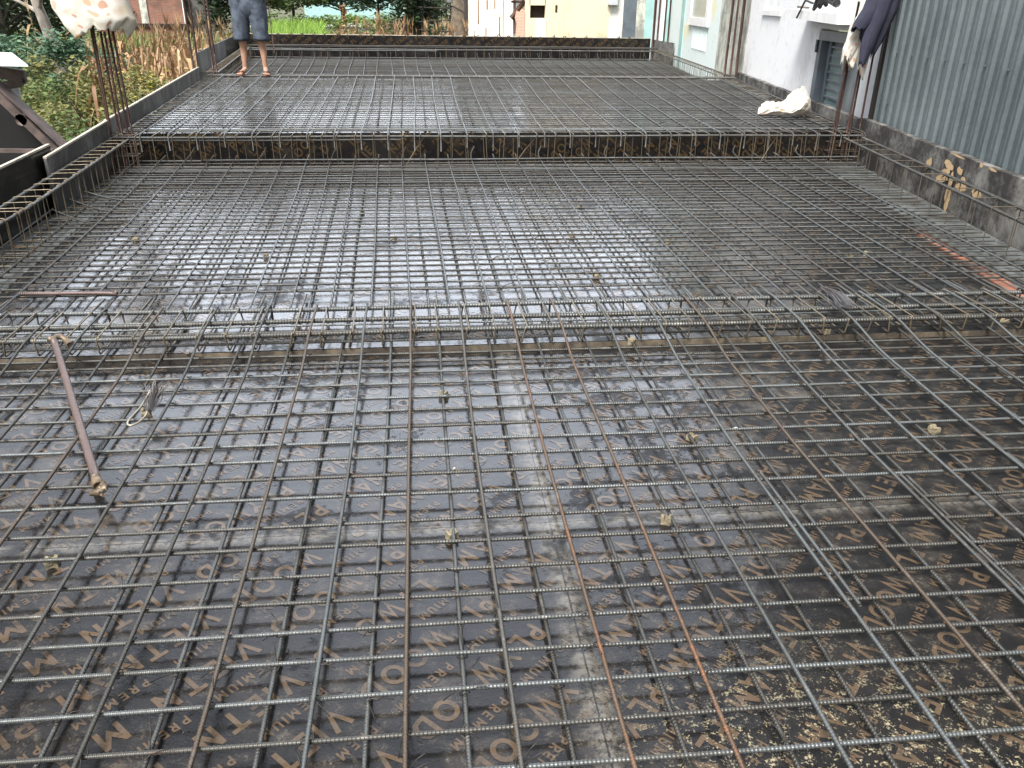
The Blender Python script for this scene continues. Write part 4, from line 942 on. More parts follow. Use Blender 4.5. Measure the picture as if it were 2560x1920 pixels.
m = MB(); tuft(m, at_z(374, 1030, 0.055), at_z(398, 968, 0.085), 70, 0.045, 0.0013, random.Random(2)); m.build("wire_tuft", M['wire'], t)
m = MB(); tuft(m, at_z(2058, 722, 0.135), at_z(2115, 772, 0.135), 70, 0.055, 0.0013, random.Random(4), 0.01); tag(m.build("wire_bundle", M['wire']), "grey brush like bundle of tie wires lying over the beam cage on the right", "wire bundle")

# ------------------------------------------------------------------ cloths
def drape(name, secs, folds, amp, mat, rag=0.03, seed=1, n=96, closed_top=False, parent=None, span=2 * PI, th=0.004, layer=0.0):
    """cloth hung as a folded sleeve: secs = (cx, cy, z, half width, half depth) from top to bottom"""
    rr = random.Random(seed); m = MB(); nz = 26; S = np.array(secs, float); t = np.linspace(0, 1, len(S)); V = []; Fq = []; UV = []
    ph = [rr.uniform(0, 6.3) for _ in range(6)]
    for i in range(nz + 1):
        q = i / nz; c = [float(np.interp(q, t, S[:, k])) for k in range(5)]
        for j in range(n + 1):
            a = j / n * span; w_ = 1 + amp * (0.6 * math.sin(folds * a + ph[0] + 1.3 * q) + 0.4 * math.sin((folds * 1.7) * a + ph[1] - 2 * q) + 0.3 * math.sin(3 * a + ph[2] + 4 * q)) * (0.25 + 0.9 * q)
            dz = rag * q * q * (0.5 * math.sin(2 * a + ph[3]) + 0.35 * math.sin(5 * a + ph[4]) + 0.25 * math.sin(11 * a + ph[5]) + 0.15 * math.sin(23 * a))
            nn = mnoise.noise(Vector((math.cos(a) * 3, math.sin(a) * 3, q * 5 + seed))) * 0.25 * amp
            V.append((c[0] + c[3] * (w_ + nn) * math.cos(a), c[1] + c[4] * (w_ + nn) * math.sin(a), c[2] + dz))
    W = n + 1
    for i in range(nz):
        for j in range(n):
            Fq.append([i * W + j, (i + 1) * W + j, (i + 1) * W + j + 1, i * W + j + 1]); u = j / n * 1.3; uq = i / nz
            UV.append([(u, uq * 0.7), (u, (uq + 1 / nz) * 0.7), ((j + 1) / n * 1.3, (uq + 1 / nz) * 0.7), ((j + 1) / n * 1.3, uq * 0.7)])
    m.add(V, Fq, UV, True); o = m.build(name, mat, parent); s_ = o.modifiers.new("s", 'SOLIDIFY'); s_.thickness = th; return applied(o)
A = at_y(230, 60, 7.4)
tag(drape("spotted_sheet", [(-2.53, 7.40, 1.74, 0.05, 0.04), (-2.53, 7.38, 1.72, 0.22, 0.12), (-2.53, 7.38, 1.5, 0.275, 0.16), (-2.52, 7.38, 1.3, 0.285, 0.17), (-2.48, 7.38, 1.20, 0.27, 0.17), (-2.48, 7.38, 1.12, 0.19, 0.16)], 3, 0.12, M['spots'], 0.055, 3), "white sheet with orange spots pulled over the left column bars", "sheet")
tag(drape("spotted_sheet", [(3.98, 7.47, 1.60, 0.04, 0.04), (3.97, 7.46, 1.55, 0.12, 0.10), (3.93, 7.44, 1.25, 0.13, 0.11), (3.89, 7.43, 1.05, 0.12, 0.10), (3.87, 7.42, 0.90, 0.10, 0.09)], 3, 0.18, M['spots'], 0.10, 7), "spotted white sheet showing below the dark shirt on the right column bars", "sheet")
tag(drape("spotted_sheet", [(3.82, 7.36, 1.30, 0.03, 0.03), (3.80, 7.36, 1.18, 0.045, 0.04), (3.775, 7.36, 1.05, 0.06, 0.04), (3.755, 7.36, 0.955, 0.035, 0.03)], 2, 0.2, M['spots'], 0.05, 9), "small twisted spotted rag hanging beside the dark shirt", "rag")
sh = thing("work_shirt", "dark navy work shirt hung over the right column bars", "shirt")
drape("body", [(4.03, 7.33, 1.66, 0.05, 0.04), (4.02, 7.33, 1.60, 0.13, 0.08), (3.97, 7.31, 1.36, 0.145, 0.085), (3.935, 7.30, 1.16, 0.11, 0.07), (3.935, 7.30, 1.02, 0.045, 0.04)], 4, 0.13, M['shirt'], 0.05, 12, parent=sh)
drape("sleeve", [(3.96, 7.26, 1.56, 0.09, 0.05), (3.90, 7.26, 1.40, 0.10, 0.055), (3.835, 7.26, 1.27, 0.11, 0.05), (3.79, 7.26, 1.20, 0.085, 0.045)], 3, 0.12, M['shirt'], 0.03, 14, parent=sh)
drape("sleeve", [(3.95, 7.24, 1.50, 0.08, 0.05), (3.91, 7.23, 1.28, 0.075, 0.05), (3.87, 7.23, 1.08, 0.06, 0.04), (3.845, 7.23, 0.93, 0.03, 0.025)], 3, 0.12, M['shirt'], 0.03, 15, parent=sh)
drape("tail", [(4.12, 7.36, 1.62, 0.05, 0.04), (4.11, 7.36, 1.50, 0.055, 0.045), (4.09, 7.36, 1.38, 0.04, 0.035)], 3, 0.12, M['black'], 0.03, 16, parent=sh)
# crumpled sheet on the raised mat
m = MB(); V = []; Fq = []; UV = []; nx, nr = 46, 44
for i in range(nx + 1):
    u = i / nx; x = -0.27 + 0.56 * u; hh = 0.030 + 0.035 * math.exp(-((u - 0.22) / 0.16) ** 2) + 0.100 * math.exp(-((u - 0.75) / 0.15) ** 2) + 0.025 * math.exp(-((u - 0.55) / 0.08) ** 2); wd_ = 0.10 + 0.10 * math.sin(PI * min(1, u * 1.1)) ; e = min(1.0, (u + 0.01) * 9, (1.01 - u) * 7)
    for j in range(nr):
        a_ = j / nr * 2 * PI; c_, s_ = math.cos(a_), math.sin(a_)
        q = Vector((x * 5, c_ * 1.4, s_ * 1.4)); k = 1 + 0.34 * (0.45 - abs(mnoise.noise(q * 1.3 + Vector((3, 0, 0)))) * 1.8) + 0.16 * (0.4 - abs(mnoise.noise(q * 2.6)) * 1.6) + 0.10 * (0.3 - abs(mnoise.noise(q * 5.5)) * 1.3)
        V.append((x + 0.03 * mnoise.noise(q * 2.1), wd_ * k * c_ * e, max(0.002, (hh * (0.9 + s_) * 1.02) * (k if s_ > -0.3 else 1) * e * (1 if s_ > -0.9 else 0.1))))
for i in range(nx):
    for j in range(nr):
        j2 = (j + 1) % nr; Fq.append([i * nr + j, (i + 1) * nr + j, (i + 1) * nr + j2, i * nr + j2][::-1]); UV.append([(i / nx * .8, j / nr * .9), ((i + 1) / nx * .8, j / nr * .9), ((i + 1) / nx * .8, (j + 1) / nr * .9), (i / nx * .8, (j + 1) / nr * .9)][::-1])
m.add(V, Fq, UV, True); p = at_z(1965, 288, 0.35); o = m.build("spotted_sheet", M['spots'], None, (p[0], p[1] + 0.05, 0.350)); s_ = o.modifiers.new("s", 'SOLIDIFY'); s_.thickness = 0.004; applied(o)
tag(o, "crumpled spotted sheet dropped on the raised mat near the blue grey door", "sheet")

# ------------------------------------------------------------------ the man on the beam
def skinned(name, verts, edges, radii, mat, parent, sub=2, root=0):
    me = bpy.data.meshes.new(name); me.from_pydata(verts, edges, []); o = bpy.data.objects.new(name, me); COL.objects.link(o)
    sk = o.modifiers.new("skin", 'SKIN'); ss = o.modifiers.new("sub", 'SUBSURF'); ss.levels = sub; ss.render_levels = sub
    for i, d in enumerate(me.skin_vertices[0].data):
        r = radii[i]; d.radius = (r, r) if not isinstance(r, tuple) else r; d.use_root = (i == root)
    applied(o); o.data.polygons.foreach_set("use_smooth", [True] * len(o.data.polygons)); o.data.materials.clear(); o.data.materials.append(mat); o.parent = parent; return o
zf = 0.355
man = thing("person", "man in faded denim shorts and sandals standing on the far beam, holding a thin rod", "person", (-2.33, 12.98, zf), R_(-3))
V = []; E = []; Rr = []
def jv(p, r, par=None):
    V.append(p); Rr.append(r)
    if par is not None: E.append((par, len(V) - 1))
    return len(V) - 1
pel = jv((0, 0, 0.88), (0.135, 0.10)); wa = jv((0, 0.0, 1.03), (0.125, 0.09), pel); ch = jv((0, 0.01, 1.24), (0.145, 0.10), wa); up = jv((0, 0.01, 1.36), (0.10, 0.075), ch); nk = jv((0, 0.0, 1.43), 0.048, up)
h1 = jv((0, -0.012, 1.50), (0.062, 0.07), nk); h2 = jv((0, -0.018, 1.57), (0.075, 0.09), h1); h3 = jv((0, -0.005, 1.63), (0.055, 0.065), h2)
for s_ in (-1, 1):
    hp = jv((s_ * 0.095, 0, 0.82), (0.085, 0.085), pel); kn = jv((s_ * 0.130, -0.015, 0.46), (0.056, 0.058), hp); cf = jv((s_ * 0.138, 0.02, 0.33), (0.050, 0.056), kn); sn = jv((s_ * 0.143, 0.01, 0.18), 0.036, cf); an = jv((s_ * 0.146, 0.015, 0.075), (0.034, 0.037), sn)
    f1 = jv((s_ * 0.160, -0.06, 0.045), (0.036, 0.030), an); f2 = jv((s_ * 0.185, -0.15, 0.028), (0.042, 0.020), f1)
    sd = jv((s_ * 0.165, 0.01, 1.345), 0.055, up); el = jv((s_ * 0.255, 0.03 if s_ < 0 else 0.02, 1.10), 0.040, sd)
    wr = jv((0.275 if s_ > 0 else -0.20, -0.13, 1.035 if s_ > 0 else 1.16), 0.027, el); jv((0.285 if s_ > 0 else -0.14, -0.185, 1.02 if s_ > 0 else 1.18), (0.038, 0.022), wr)
body = skinned("body", V, E, Rr, M['skin'], man)
# toes and fingers grown as their own chains under the body mesh join
fb = bmesh.new(); fb.from_mesh(body.data)
def digit(P, r):
    t = MB(); t.tube(bend(P, 0.01, 3), r, 7); V0 = np.concatenate(t.v); vs = [fb.verts.new(v) for v in V0]
    for f in t.f:
        try: nf = fb.faces.new([vs[k] for k in f]); nf.smooth = True
        except ValueError: pass
for s_ in (-1, 1):
    for k, (dx, l_) in enumerate(((-0.030, 0.050), (-0.012, 0.047), (0.003, 0.043), (0.017, 0.037), (0.030, 0.030))):
        x0 = s_ * (0.185 + dx); digit([(x0, -0.155, 0.026), (x0 + s_ * 0.003, -0.17 - l_ * 0.5, 0.022), (x0 + s_ * 0.005, -0.165 - l_, 0.014)], (0.012 if k == 0 else 0.0085))
hx, hy, hz = 0.285, -0.19, 1.02
for k in range(4):
    z_ = hz + 0.028 - k * 0.019; l_ = (0.066, 0.074, 0.070, 0.056)[k]; x_ = hx + 0.022
    digit([(x_ - 0.02, hy - 0.012, z_), (x_ + 0.012, hy - 0.036, z_), (x_ + 0.036, hy - 0.020, z_ - 0.002), (x_ + 0.032, hy + 0.002, z_ - 0.003)], 0.0085)
digit([(hx - 0.008, hy, hz + 0.02), (hx + 0.012, hy - 0.012, hz + 0.052), (hx + 0.036, hy - 0.03, hz + 0.040)], 0.0095)
hx2, hy2, hz2 = -0.14, -0.19, 1.18
for k in range(4): digit([(hx2 + 0.005, hy2 - 0.01, hz2 + 0.028 - k * 0.019), (hx2 + 0.045, hy2 - 0.032, hz2 + 0.026 - k * 0.019), (hx2 + 0.065, hy2 - 0.01, hz2 + 0.016 - k * 0.018)], 0.0085)
digit([(hx2, hy2, hz2 + 0.02), (hx2 + 0.02, hy2 - 0.02, hz2 + 0.055), (hx2 + 0.04, hy2 - 0.025, hz2 + 0.06)], 0.0095)
# nose and ears
digit([(0, -0.098, 1.585), (0, -0.122, 1.555), (0, -0.100, 1.548)], 0.011)
for s_ in (-1, 1): digit([(s_ * 0.074, -0.01, 1.585), (s_ * 0.084, 0.006, 1.57), (s_ * 0.074, -0.004, 1.545)], 0.009)
fb.to_mesh(body.data); fb.free()
ey = MB()
for s_ in (-1, 1):
    bm = bmesh.new(); bmesh.ops.create_uvsphere(bm, u_segments=10, v_segments=8, radius=0.011); bm.transform(Matrix.Translation((s_ * 0.031, -0.096, 1.582))); ey.bm(bm)
ey.build("eyes", M['hair'], man)
ms = MB(); ms.tube([(-0.024, -0.098, 1.523), (0, -0.104, 1.521), (0.024, -0.098, 1.523)], [0.004, 0.006, 0.004], 6); ms.build("mouth", M['flop'], man)
bm = bmesh.new(); bmesh.ops.create_icosphere(bm, subdivisions=3, radius=1)
for v in list(bm.verts):
    if v.co.y < -0.35 and v.co.z < 0.45 or v.co.z < -0.35: bm.verts.remove(v)
for v in bm.verts: v.co = Vector((v.co.x * 0.086, v.co.y * 0.102 + 0.0, v.co.z * 0.088 + 1.60)) + Vector((0, 0, 0.006)) * mnoise.noise(v.co * 9)
hr = MB(); hr.bm(bm); hr.build("hair", M['hair'], man)
# shorts: rings round the pelvis running into two legs
def ringset(m, rings, n=28, seed=0, amp=0.05, cap=False):
    V = []; Fq = []
    for i, (cx, cy, z, rx_, ry_) in enumerate(rings):
        for j in range(n):
            a = j / n * 2 * PI; k = 1 + amp * mnoise.noise(Vector((math.cos(a) * 2.2, math.sin(a) * 2.2, z * 9 + seed))) + amp * 0.7 * mnoise.noise(Vector((math.cos(a) * 5, math.sin(a) * 5, z * 22 + seed)))
            V.append((cx + rx_ * k * math.cos(a), cy + ry_ * k * math.sin(a), z))
    for i in range(len(rings) - 1):
        for j in range(n): Fq.append([i * n + j, (i + 1) * n + j, (i + 1) * n + (j + 1) % n, i * n + (j + 1) % n])
    m.add(V, Fq, None, True)
ts_ = lambda a, b, t: a + (b - a) * t
so = MB()
for s_ in (-1, 1):
    rg = []
    for k in range(15):
        t = k / 14; z = ts_(0.99, 0.455, t); cx = s_ * (0.105 + 0.035 * t ** 1.1); rg.append((cx, 0.005 - 0.015 * t, z, ts_(0.150, 0.108, min(1, t * 1.3)) + 0.004 * t, ts_(0.150, 0.110, t)))
    rg.append((rg[-1][0], rg[-1][1], 0.458, rg[-1][3] * 0.90, rg[-1][4] * 0.90)); rg.append((rg[-1][0], rg[-1][1], 0.53, rg[-1][3] * 0.86, rg[-1][4] * 0.86))
    ringset(so, rg, 30, 3 + s_, 0.13)
ringset(so, [(0, 0, 1.03, 0.165, 0.135), (0, 0, 1.0, 0.185, 0.150), (0, 0, 0.93, 0.205, 0.158), (0, 0, 0.84, 0.19, 0.150), (0, 0, 0.76, 0.12, 0.10), (0, 0, 0.72, 0.05, 0.05)], 36, 8, 0.07)
so.build("shorts", M['denim'], man)
te = MB(); ringset(te, [(0, 0, 1.06, 0.165, 0.13), (0, 0.005, 1.15, 0.16, 0.125), (0, 0.01, 1.28, 0.175, 0.125), (0, 0.01, 1.36, 0.15, 0.10), (0, 0.005, 1.41, 0.075, 0.07)], 36, 5, 0.04)
for s_ in (-1, 1):
    A = np.array([s_ * 0.15, 0.01, 1.35]); B = np.array([s_ * 0.235, 0.025, 1.165]); te.tube([A, A + (B - A) * .5, B], [0.068, 0.066, 0.070], 16, cap=False)
te.build("shirt", M['tee'], man)
bl = MB(); bl.box((0.0, -0.152, 1.015), (0.05, 0.012, 0.035), 0, 0.003); bl.build("buckle", M['spacer'], man)
for s_ in (-1, 1):
    t = MB(); P = [(s_ * 0.178 + 0.050 * math.cos(a) * (1 if math.sin(a) < 0 else 0.85), -0.085 + 0.145 * math.sin(a)) for a in np.linspace(0, 2 * PI, 20, endpoint=False)]
    t.prism(P, -0.006, 0.009); so_ = t.build("sandal", M['flop'], man)
    t = MB(); t.tube(bend([(s_ * 0.138, -0.08, 0.01), (s_ * 0.155, -0.12, 0.058), (s_ * 0.183, -0.155, 0.052), (s_ * 0.218, -0.10, 0.05), (s_ * 0.231, -0.07, 0.01)], 0.03, 4), 0.007, 6); t.build("strap", M['flop'], so_)
m = MB(); m.tube([(-2.33 + 0.33, 12.98 - 0.225, 0.66), (-2.33 + 0.315, 12.98 - 0.225, 1.2), (-2.33 + 0.308, 12.98 - 0.225, 1.75)], 0.007, 7); tag(m.build("steel_rod", M['rusty_col']), "thin dark rod held upright in the man's hand", "rod")

# ------------------------------------------------------------------ shed on the left
sd_ = thing("roof_shed", "dark open shed with a purple brown verge board, at the left edge", "shed")
Ys = 7.6
def pt3(x, y, Y): p = at_y(x, y, Y); return (p[0], p[1], p[2])
a0 = np.array(pt3(-30, 205, Ys)); a1 = np.array(pt3(160, 388, Ys))
dirv = _n(a1 - a0)
m = MB(); vd = np.array([0, 0, -0.085])
def plank(m, A, B, hgt, th, dy=0.0):
    A = np.array(A, float); B = np.array(B, float); dv = np.array([0, th, 0]); hv = np.array([0, 0, -hgt])
    o_ = np.array([0, dy, 0]); v = [A + o_, B + o_, B + hv + o_, A + hv + o_]; v += [p + dv for p in v]
    m.add(v, [[0, 1, 2, 3][::-1], [4, 5, 6, 7], [0, 4, 5, 1], [3, 2, 6, 7], [1, 5, 6, 2], [0, 3, 7, 4]], None, False)
plank(m, a0, a1, 0.10, 0.03); m.build("verge_board", M['timber_d'], sd_)
m = MB()
plank(m, a0 + np.array([0, 0.031, 0.018]), a1 + np.array([0.03, 0.031, 0.018]), 0.02, 0.16)
m.build("roof", M['timber_d'], sd_)
m = MB(); plank(m, pt3(-40, 160, Ys + 0.3), pt3(58, 176, Ys + 0.3), 0.10, 0.04); plank(m, pt3(-40, 212, Ys + 0.25), pt3(50, 196, Ys + 0.25) + np.array([0, 0, 0]), 0.07, 0.04); m.build("crossboard", M['timber_d'], sd_)
m = MB(); plank(m, pt3(-40, 205, Ys + 0.4), pt3(42, 205, Ys + 0.4), 0.13, 0.03); m.build("gable_sheet", M['grey_render'], sd_)
m = MB(); q = [pt3(-60, 128, Ys + 0.3), pt3(30, 132, Ys + 0.3), pt3(70, 163, Ys + 0.0), pt3(-60, 160, Ys - 0.05)]
m.add(q + [(p[0], p[1], p[2] - 0.012) for p in q], [[0, 1, 2, 3][::-1], [4, 5, 6, 7], [0, 4, 5, 1], [1, 5, 6, 2], [2, 6, 7, 3], [3, 7, 4, 0]], None, False); m.build("white_sheet", M['white_sheet'], sd_)
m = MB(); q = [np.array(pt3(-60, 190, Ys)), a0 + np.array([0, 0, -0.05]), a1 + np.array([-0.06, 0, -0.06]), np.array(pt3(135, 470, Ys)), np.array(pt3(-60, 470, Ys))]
q = [p + np.array([0, 0.20, 0]) for p in q]; m.add(q + [p + np.array([0, 0.04, 0]) for p in q], [[0, 1, 2, 3, 4][::-1], [5, 6, 7, 8, 9], [1, 6, 7, 2][::-1], [2, 7, 8, 3][::-1]], None, False); m.build("interior_shade", M['shed_shade'], sd_)  # dark panel under the verge, painted as the shed's inner shade
m = MB(); plank(m, pt3(-60, 372, Ys - 0.3), pt3(130, 374, Ys - 0.3), 0.03, 0.04); m.build("rail", M['timber_d'], sd_)
m = MB(); A = np.array(pt3(52, 300, Ys + 0.0)); m.tube([A, A + np.array([0, 0.18, 0])], 0.05, 8); m.build("purlin", M['timber_d'], sd_)

# ------------------------------------------------------------------ plants
def leaf_blob(m, c, s, n, ls, rng, clumps=14, droop=0.0, aspect=2.2):
    """many leaf-sized faces in clumps spread through an ellipsoid"""
    c = np.array(c, float); s = np.array(s, float); K = []
    for k in range(clumps):
        while True:
            p = np.array([rng.uniform(-1, 1) for _ in range(3)])
            if 0.15 < np.linalg.norm(p) < 1: break
        K.append((p * 0.78, rng.uniform(0.22, 0.42)))
    V = []; Fq = []
    for k in range(n):
        p, r = rng.choice(K); d = np.array([rng.gauss(0, 1) for _ in range(3)]); d /= np.linalg.norm(d)
        q = c + s * (p + d * r * rng.random() ** 0.45)
        a = rng.uniform(0, 6.3); t = np.array([math.cos(a), math.sin(a), rng.uniform(-0.6, 0.6) - droop]); t /= np.linalg.norm(t)
        nn = np.array([rng.gauss(0, .6), rng.gauss(0, .6), 1.0]); b = np.cross(t, nn); b /= max(np.linalg.norm(b), 1e-6); l_ = ls * rng.uniform(0.6, 1.35); w_ = l_ / aspect
        i = len(V); V += [q - t * l_ * .5, q + b * w_ * .5, q + t * l_ * .5, q - b * w_ * .5]; Fq.append([i, i + 1, i + 2, i + 3])
    m.add(V, Fq, None, False)
def bush(label, c, s, n, ls, mat, stem=None, group="bushes beyond the left form boards", clumps=16, cat="bush", name="bush", seed=0, droop=0.1, blooms=None, aspect=2.2):
    rng = random.Random(seed); t = thing(name, label, cat, (c[0], c[1], c[2]), group=group)
    m = MB(); leaf_blob(m, (0, 0, s[2]), s, n, ls, rng, clumps, droop, aspect); m.build("foliage", M[mat], t)
    m = MB()
    for k in range(6): a = rng.uniform(0, 6.3); m.tube([(0.05 * math.cos(a), 0.05 * math.sin(a), -0.1), (s[0] * .3 * math.cos(a), s[1] * .3 * math.sin(a), s[2] * .7), (s[0] * .6 * math.cos(a), s[1] * .6 * math.sin(a), s[2] * 1.3)], [0.02, 0.014, 0.005], 5)
    m.build("stem", M[stem or 'bark'], t)
    if blooms:
        m = MB(); leaf_blob(m, (0, 0, s[2] * 1.05), s, blooms[1], blooms[2], rng, 9); m.build("flowers" if blooms[0] != 'leaf_yellow' else "yellow_leaves", M[blooms[0]], t)
    return t
GZ = -0.8
def gp(px, Y): p = at_y(px, 100, Y); return (p[0], p[1], GZ)
def hgt(py, Y): return at_y(500, py, Y)[2] - GZ            # height over the ground seen at this pixel row
B_ = [  # px, Y, top row, half width (m), leaves, leaf size, material, label
 (95, 9.6, 235, 0.75, 2600, 0.075, 'leaf_mid', "leafy green bush rising over the shed's verge board"),
 (170, 10.6, 215, 0.85, 2800, 0.07, 'leaf_olive', "olive green bush behind the leafy one by the shed"),
 (250, 9.4, 300, 0.6, 1800, 0.07, 'leaf_bright', "bright green creeper low against the left form board"),
 (215, 12.5, 150, 1.0, 3200, 0.075, 'leaf_olive', "broad olive thicket behind the left column bars"),
 (120, 13.5, 128, 1.0, 3000, 0.08, 'leaf_olive', "rounded olive bush above the white roof sheet"),
 (375, 12.6, 150, 0.70, 2600, 0.06, 'leaf_olive', "bush with yellow leaves right of the left column bars"),
 (330, 14.5, 128, 0.8, 2400, 0.065, 'leaf_olive', "olive bush between the column bars and the yellow bush"),
 (40, 17.5, 70, 1.1, 2600, 0.11, 'leaf_blue', "blue green cassava like bush at the left frame edge"),
 (130, 18.5, 62, 1.2, 2800, 0.11, 'leaf_blue', "blue green bush before the dark trees on the left"),
 (205, 18.0, 62, 1.0, 2200, 0.11, 'leaf_blue', "blue green bush left of the spotted sheet's hem"),
 (70, 13.0, 165, 0.7, 1600, 0.07, 'leaf_mid', "dull green bush directly over the white roof sheet"),
 (300, 10.3, 290, 0.55, 1700, 0.06, 'leaf_mid', "dark green undergrowth at the foot of the column bars"),
 (150, 8.9, 330, 0.5, 1500, 0.06, 'leaf_bright', "light green weeds just past the shed's lower corner"),
 (425, 14.2, 190, 0.5, 1300, 0.06, 'leaf_mid', "small green bush by the board left of the man"),
]
for i, (px, Y, top, hw, n, ls, mt, lb) in enumerate(B_):
    h = hgt(top, Y); bush(lb, gp(px, Y), (hw, hw * 0.8, h * 0.5), n, ls, mt, seed=i + 20, blooms=('leaf_yellow', 260, 0.06) if 'yellow' in lb else None)

# grass and weeds: uncountable
def grass(name, regions, mat, hmin, hmax, seed, wd=0.012):
    rng = random.Random(seed); m = MB(); V = []; Fq = []
    for (xa, xb, Ya, Yb, n) in regions:
        for k in range(n):
            Y = Ya + (Yb - Ya) * rng.random(); x = at_y(rng.uniform(xa, xb), 60, Y)[0]
            if lx(min(Y, 20.5)) - 0.25 < x < 6 and Y < 20.7: continue
            h = rng.uniform(hmin, hmax); a = rng.uniform(0, 6.3); w_ = wd * (0.6 + Y / 18); ln = rng.uniform(0.1, 0.5) * h; b = rng.uniform(0, 6.3)
            i = len(V); c_, s_ = math.cos(a) * w_, math.sin(a) * w_
            V += [(x - c_, Y - s_, GZ), (x + c_, Y + s_, GZ), (x + c_ * .7 + ln * .35 * math.cos(b), Y + s_ * .7 + ln * .35 * math.sin(b), GZ + h * .6), (x - c_ * .7 + ln * .35 * math.cos(b), Y - s_ * .7 + ln * .35 * math.sin(b), GZ + h * .6), (x + ln * math.cos(b), Y + ln * math.sin(b), GZ + h)]
            Fq += [[i, i + 1, i + 2, i + 3], [i + 3, i + 2, i + 4]]
    m.add(V, Fq, None, False); return tag(m.build(name, M[mat]), kind="stuff")
tag(grass("grass", [(-40, 520, 8, 20, 9000), (0, 900, 20, 50, 9000), (850, 1250, 21, 40, 3500)], 'grassm', 0.25, 0.7, 1), "mixed weeds and grass covering the plot beyond the boards", "grass")
tag(grass("grass", [(672, 800, 23, 50, 5000), (672, 780, 23, 34, 3500)], 'grass_b', 0.6, 1.25, 2, 0.014), "lush bright green grass behind the back panel, right of the man", "grass")

# dry corn
def corn(rng, h, mat):
    m = MB(); a = rng.uniform(0, 6.3); tx, ty = rng.uniform(-.12, .12) * h, rng.uniform(-.12, .12) * h
    st_ = np.array([(0, 0, 0), (tx * .3, ty * .3, h * .5), (tx, ty, h)]); lv_ = MB(); sm_ = MB(); sm_.tube(st_, [0.014, 0.011, 0.005], 5)
    n = rng.randint(9, 13); V = []; Fq = []
    for k in range(n):
        t = 0.15 + 0.8 * k / n; p = np.array([np.interp(t, [0, .5, 1], st_[:, c]) for c in range(3)]); a += 2.4 + rng.uniform(-.5, .5)
        l_ = rng.uniform(0.3, 0.6) * (1.1 - 0.4 * t); d = np.array([math.cos(a), math.sin(a), 0]); sd = np.array([-d[1], d[0], 0]); w_ = rng.uniform(0.02, 0.035); up_ = rng.uniform(0.1, 0.9)
        prev = None
        for q in range(5):
            u = q / 4; c_ = p + d * l_ * (u * .55) + np.array([0, 0, l_ * (up_ * u - 1.5 * u * u)]); ww_ = w_ * (1 - 0.85 * u) * (0.6 if q == 0 else 1); tw = rng.uniform(-.5, .5)
            s2 = sd * math.cos(tw) + np.array([0, 0, math.sin(tw)]); V += [c_ - s2 * ww_, c_ + s2 * ww_]
            if q: i = len(V) - 4; Fq.append([i, i + 1, i + 3, i + 2])
    for k in range(6):
        d = np.array([rng.uniform(-.5, .5), rng.uniform(-.5, .5), 1.0]); e = st_[2] + d * rng.uniform(0.1, 0.22); i = len(V); V += [st_[2] - (0.006, 0, 0), st_[2] + (0.006, 0, 0), e]; Fq.append([i, i + 1, i + 2])
    lv_.add(V, Fq, None, False); return sm_.mesh("stem", mat), lv_.mesh("leaves", mat)
CV = [corn(random.Random(50 + k), 1.0, M['straw'] if k % 3 else M['straw_d']) for k in range(7)]
rng = random.Random(77)
def plant_corn(x, Y, h, label, group):
    s_, l_ = rng.choice(CV); t = thing("corn_stalk", label, "corn stalk", (x, Y, GZ), rng.uniform(0, 6.3), group); t.scale = (h * 0.9, h * 0.9, h)
    link("stem", s_, t); link("leaves", l_, t)
for k in range(120):
    Y = rng.uniform(14.5, 27); px = rng.uniform(395, 640) if k % 4 else rng.uniform(255, 400); x = at_y(px, 60, Y)[0]
    if x > lx(min(Y, 20.5)) - 0.35 and Y < 20.8: continue
    top = rng.uniform(55, 95) + (0 if px > 395 else 25); plant_corn(x, Y, max(0.7, hgt(top, Y)), "dry tan corn stalk in the stand left of the man", "dry corn left of the man")
for k in range(85):
    Y = rng.uniform(21.5, 25.5) if k % 3 else rng.uniform(25, 32); px = rng.uniform(870, 1185); x = at_y(px, 60, Y)[0]
    plant_corn(x, Y, hgt(rng.uniform(58, 78) if not 930 < px < 960 else rng.uniform(30, 60), Y), "dry corn stalk in the row behind the back panel", "dry corn behind the back panel")
for k in range(7):
    Y = rng.uniform(12.5, 14); px = rng.uniform(205, 245); plant_corn(at_y(px, 60, Y)[0], Y, hgt(rng.uniform(118, 135), Y), "withered corn stalk just left of the left column bars", "withered corn by the column bars")
# tall withered flower spike, right of the man
sp = thing("withered_shrub", "tall withered brown shrub standing out of the far corn row", "shrub", tuple(at_y(862, 60, 27)[:2]) + (GZ,))
m = MB(); leaf_blob(m, (0, 0, hgt(45, 27) * 0.55), (0.5, 0.4, hgt(45, 27) * 0.5), 900, 0.10, random.Random(8), 18); leaf_blob(m, (0, 0, hgt(20, 27)), (0.14, 0.12, 0.35), 260, 0.09, random.Random(9), 6); m.build("foliage", M['straw_d'], sp)
m = MB(); m.tube([(0, 0, 0), (0.03, 0, 1.2), (0, 0, hgt(10, 27))], [0.04, 0.03, 0.015], 6); m.build("stem", M['bark'], sp)
bush("dry straw coloured shrub at the left end of the far corn row", gp(810, 24), (0.55, 0.4, 0.55), 900, 0.10, 'straw', group="shrubs behind the back panel", seed=91)

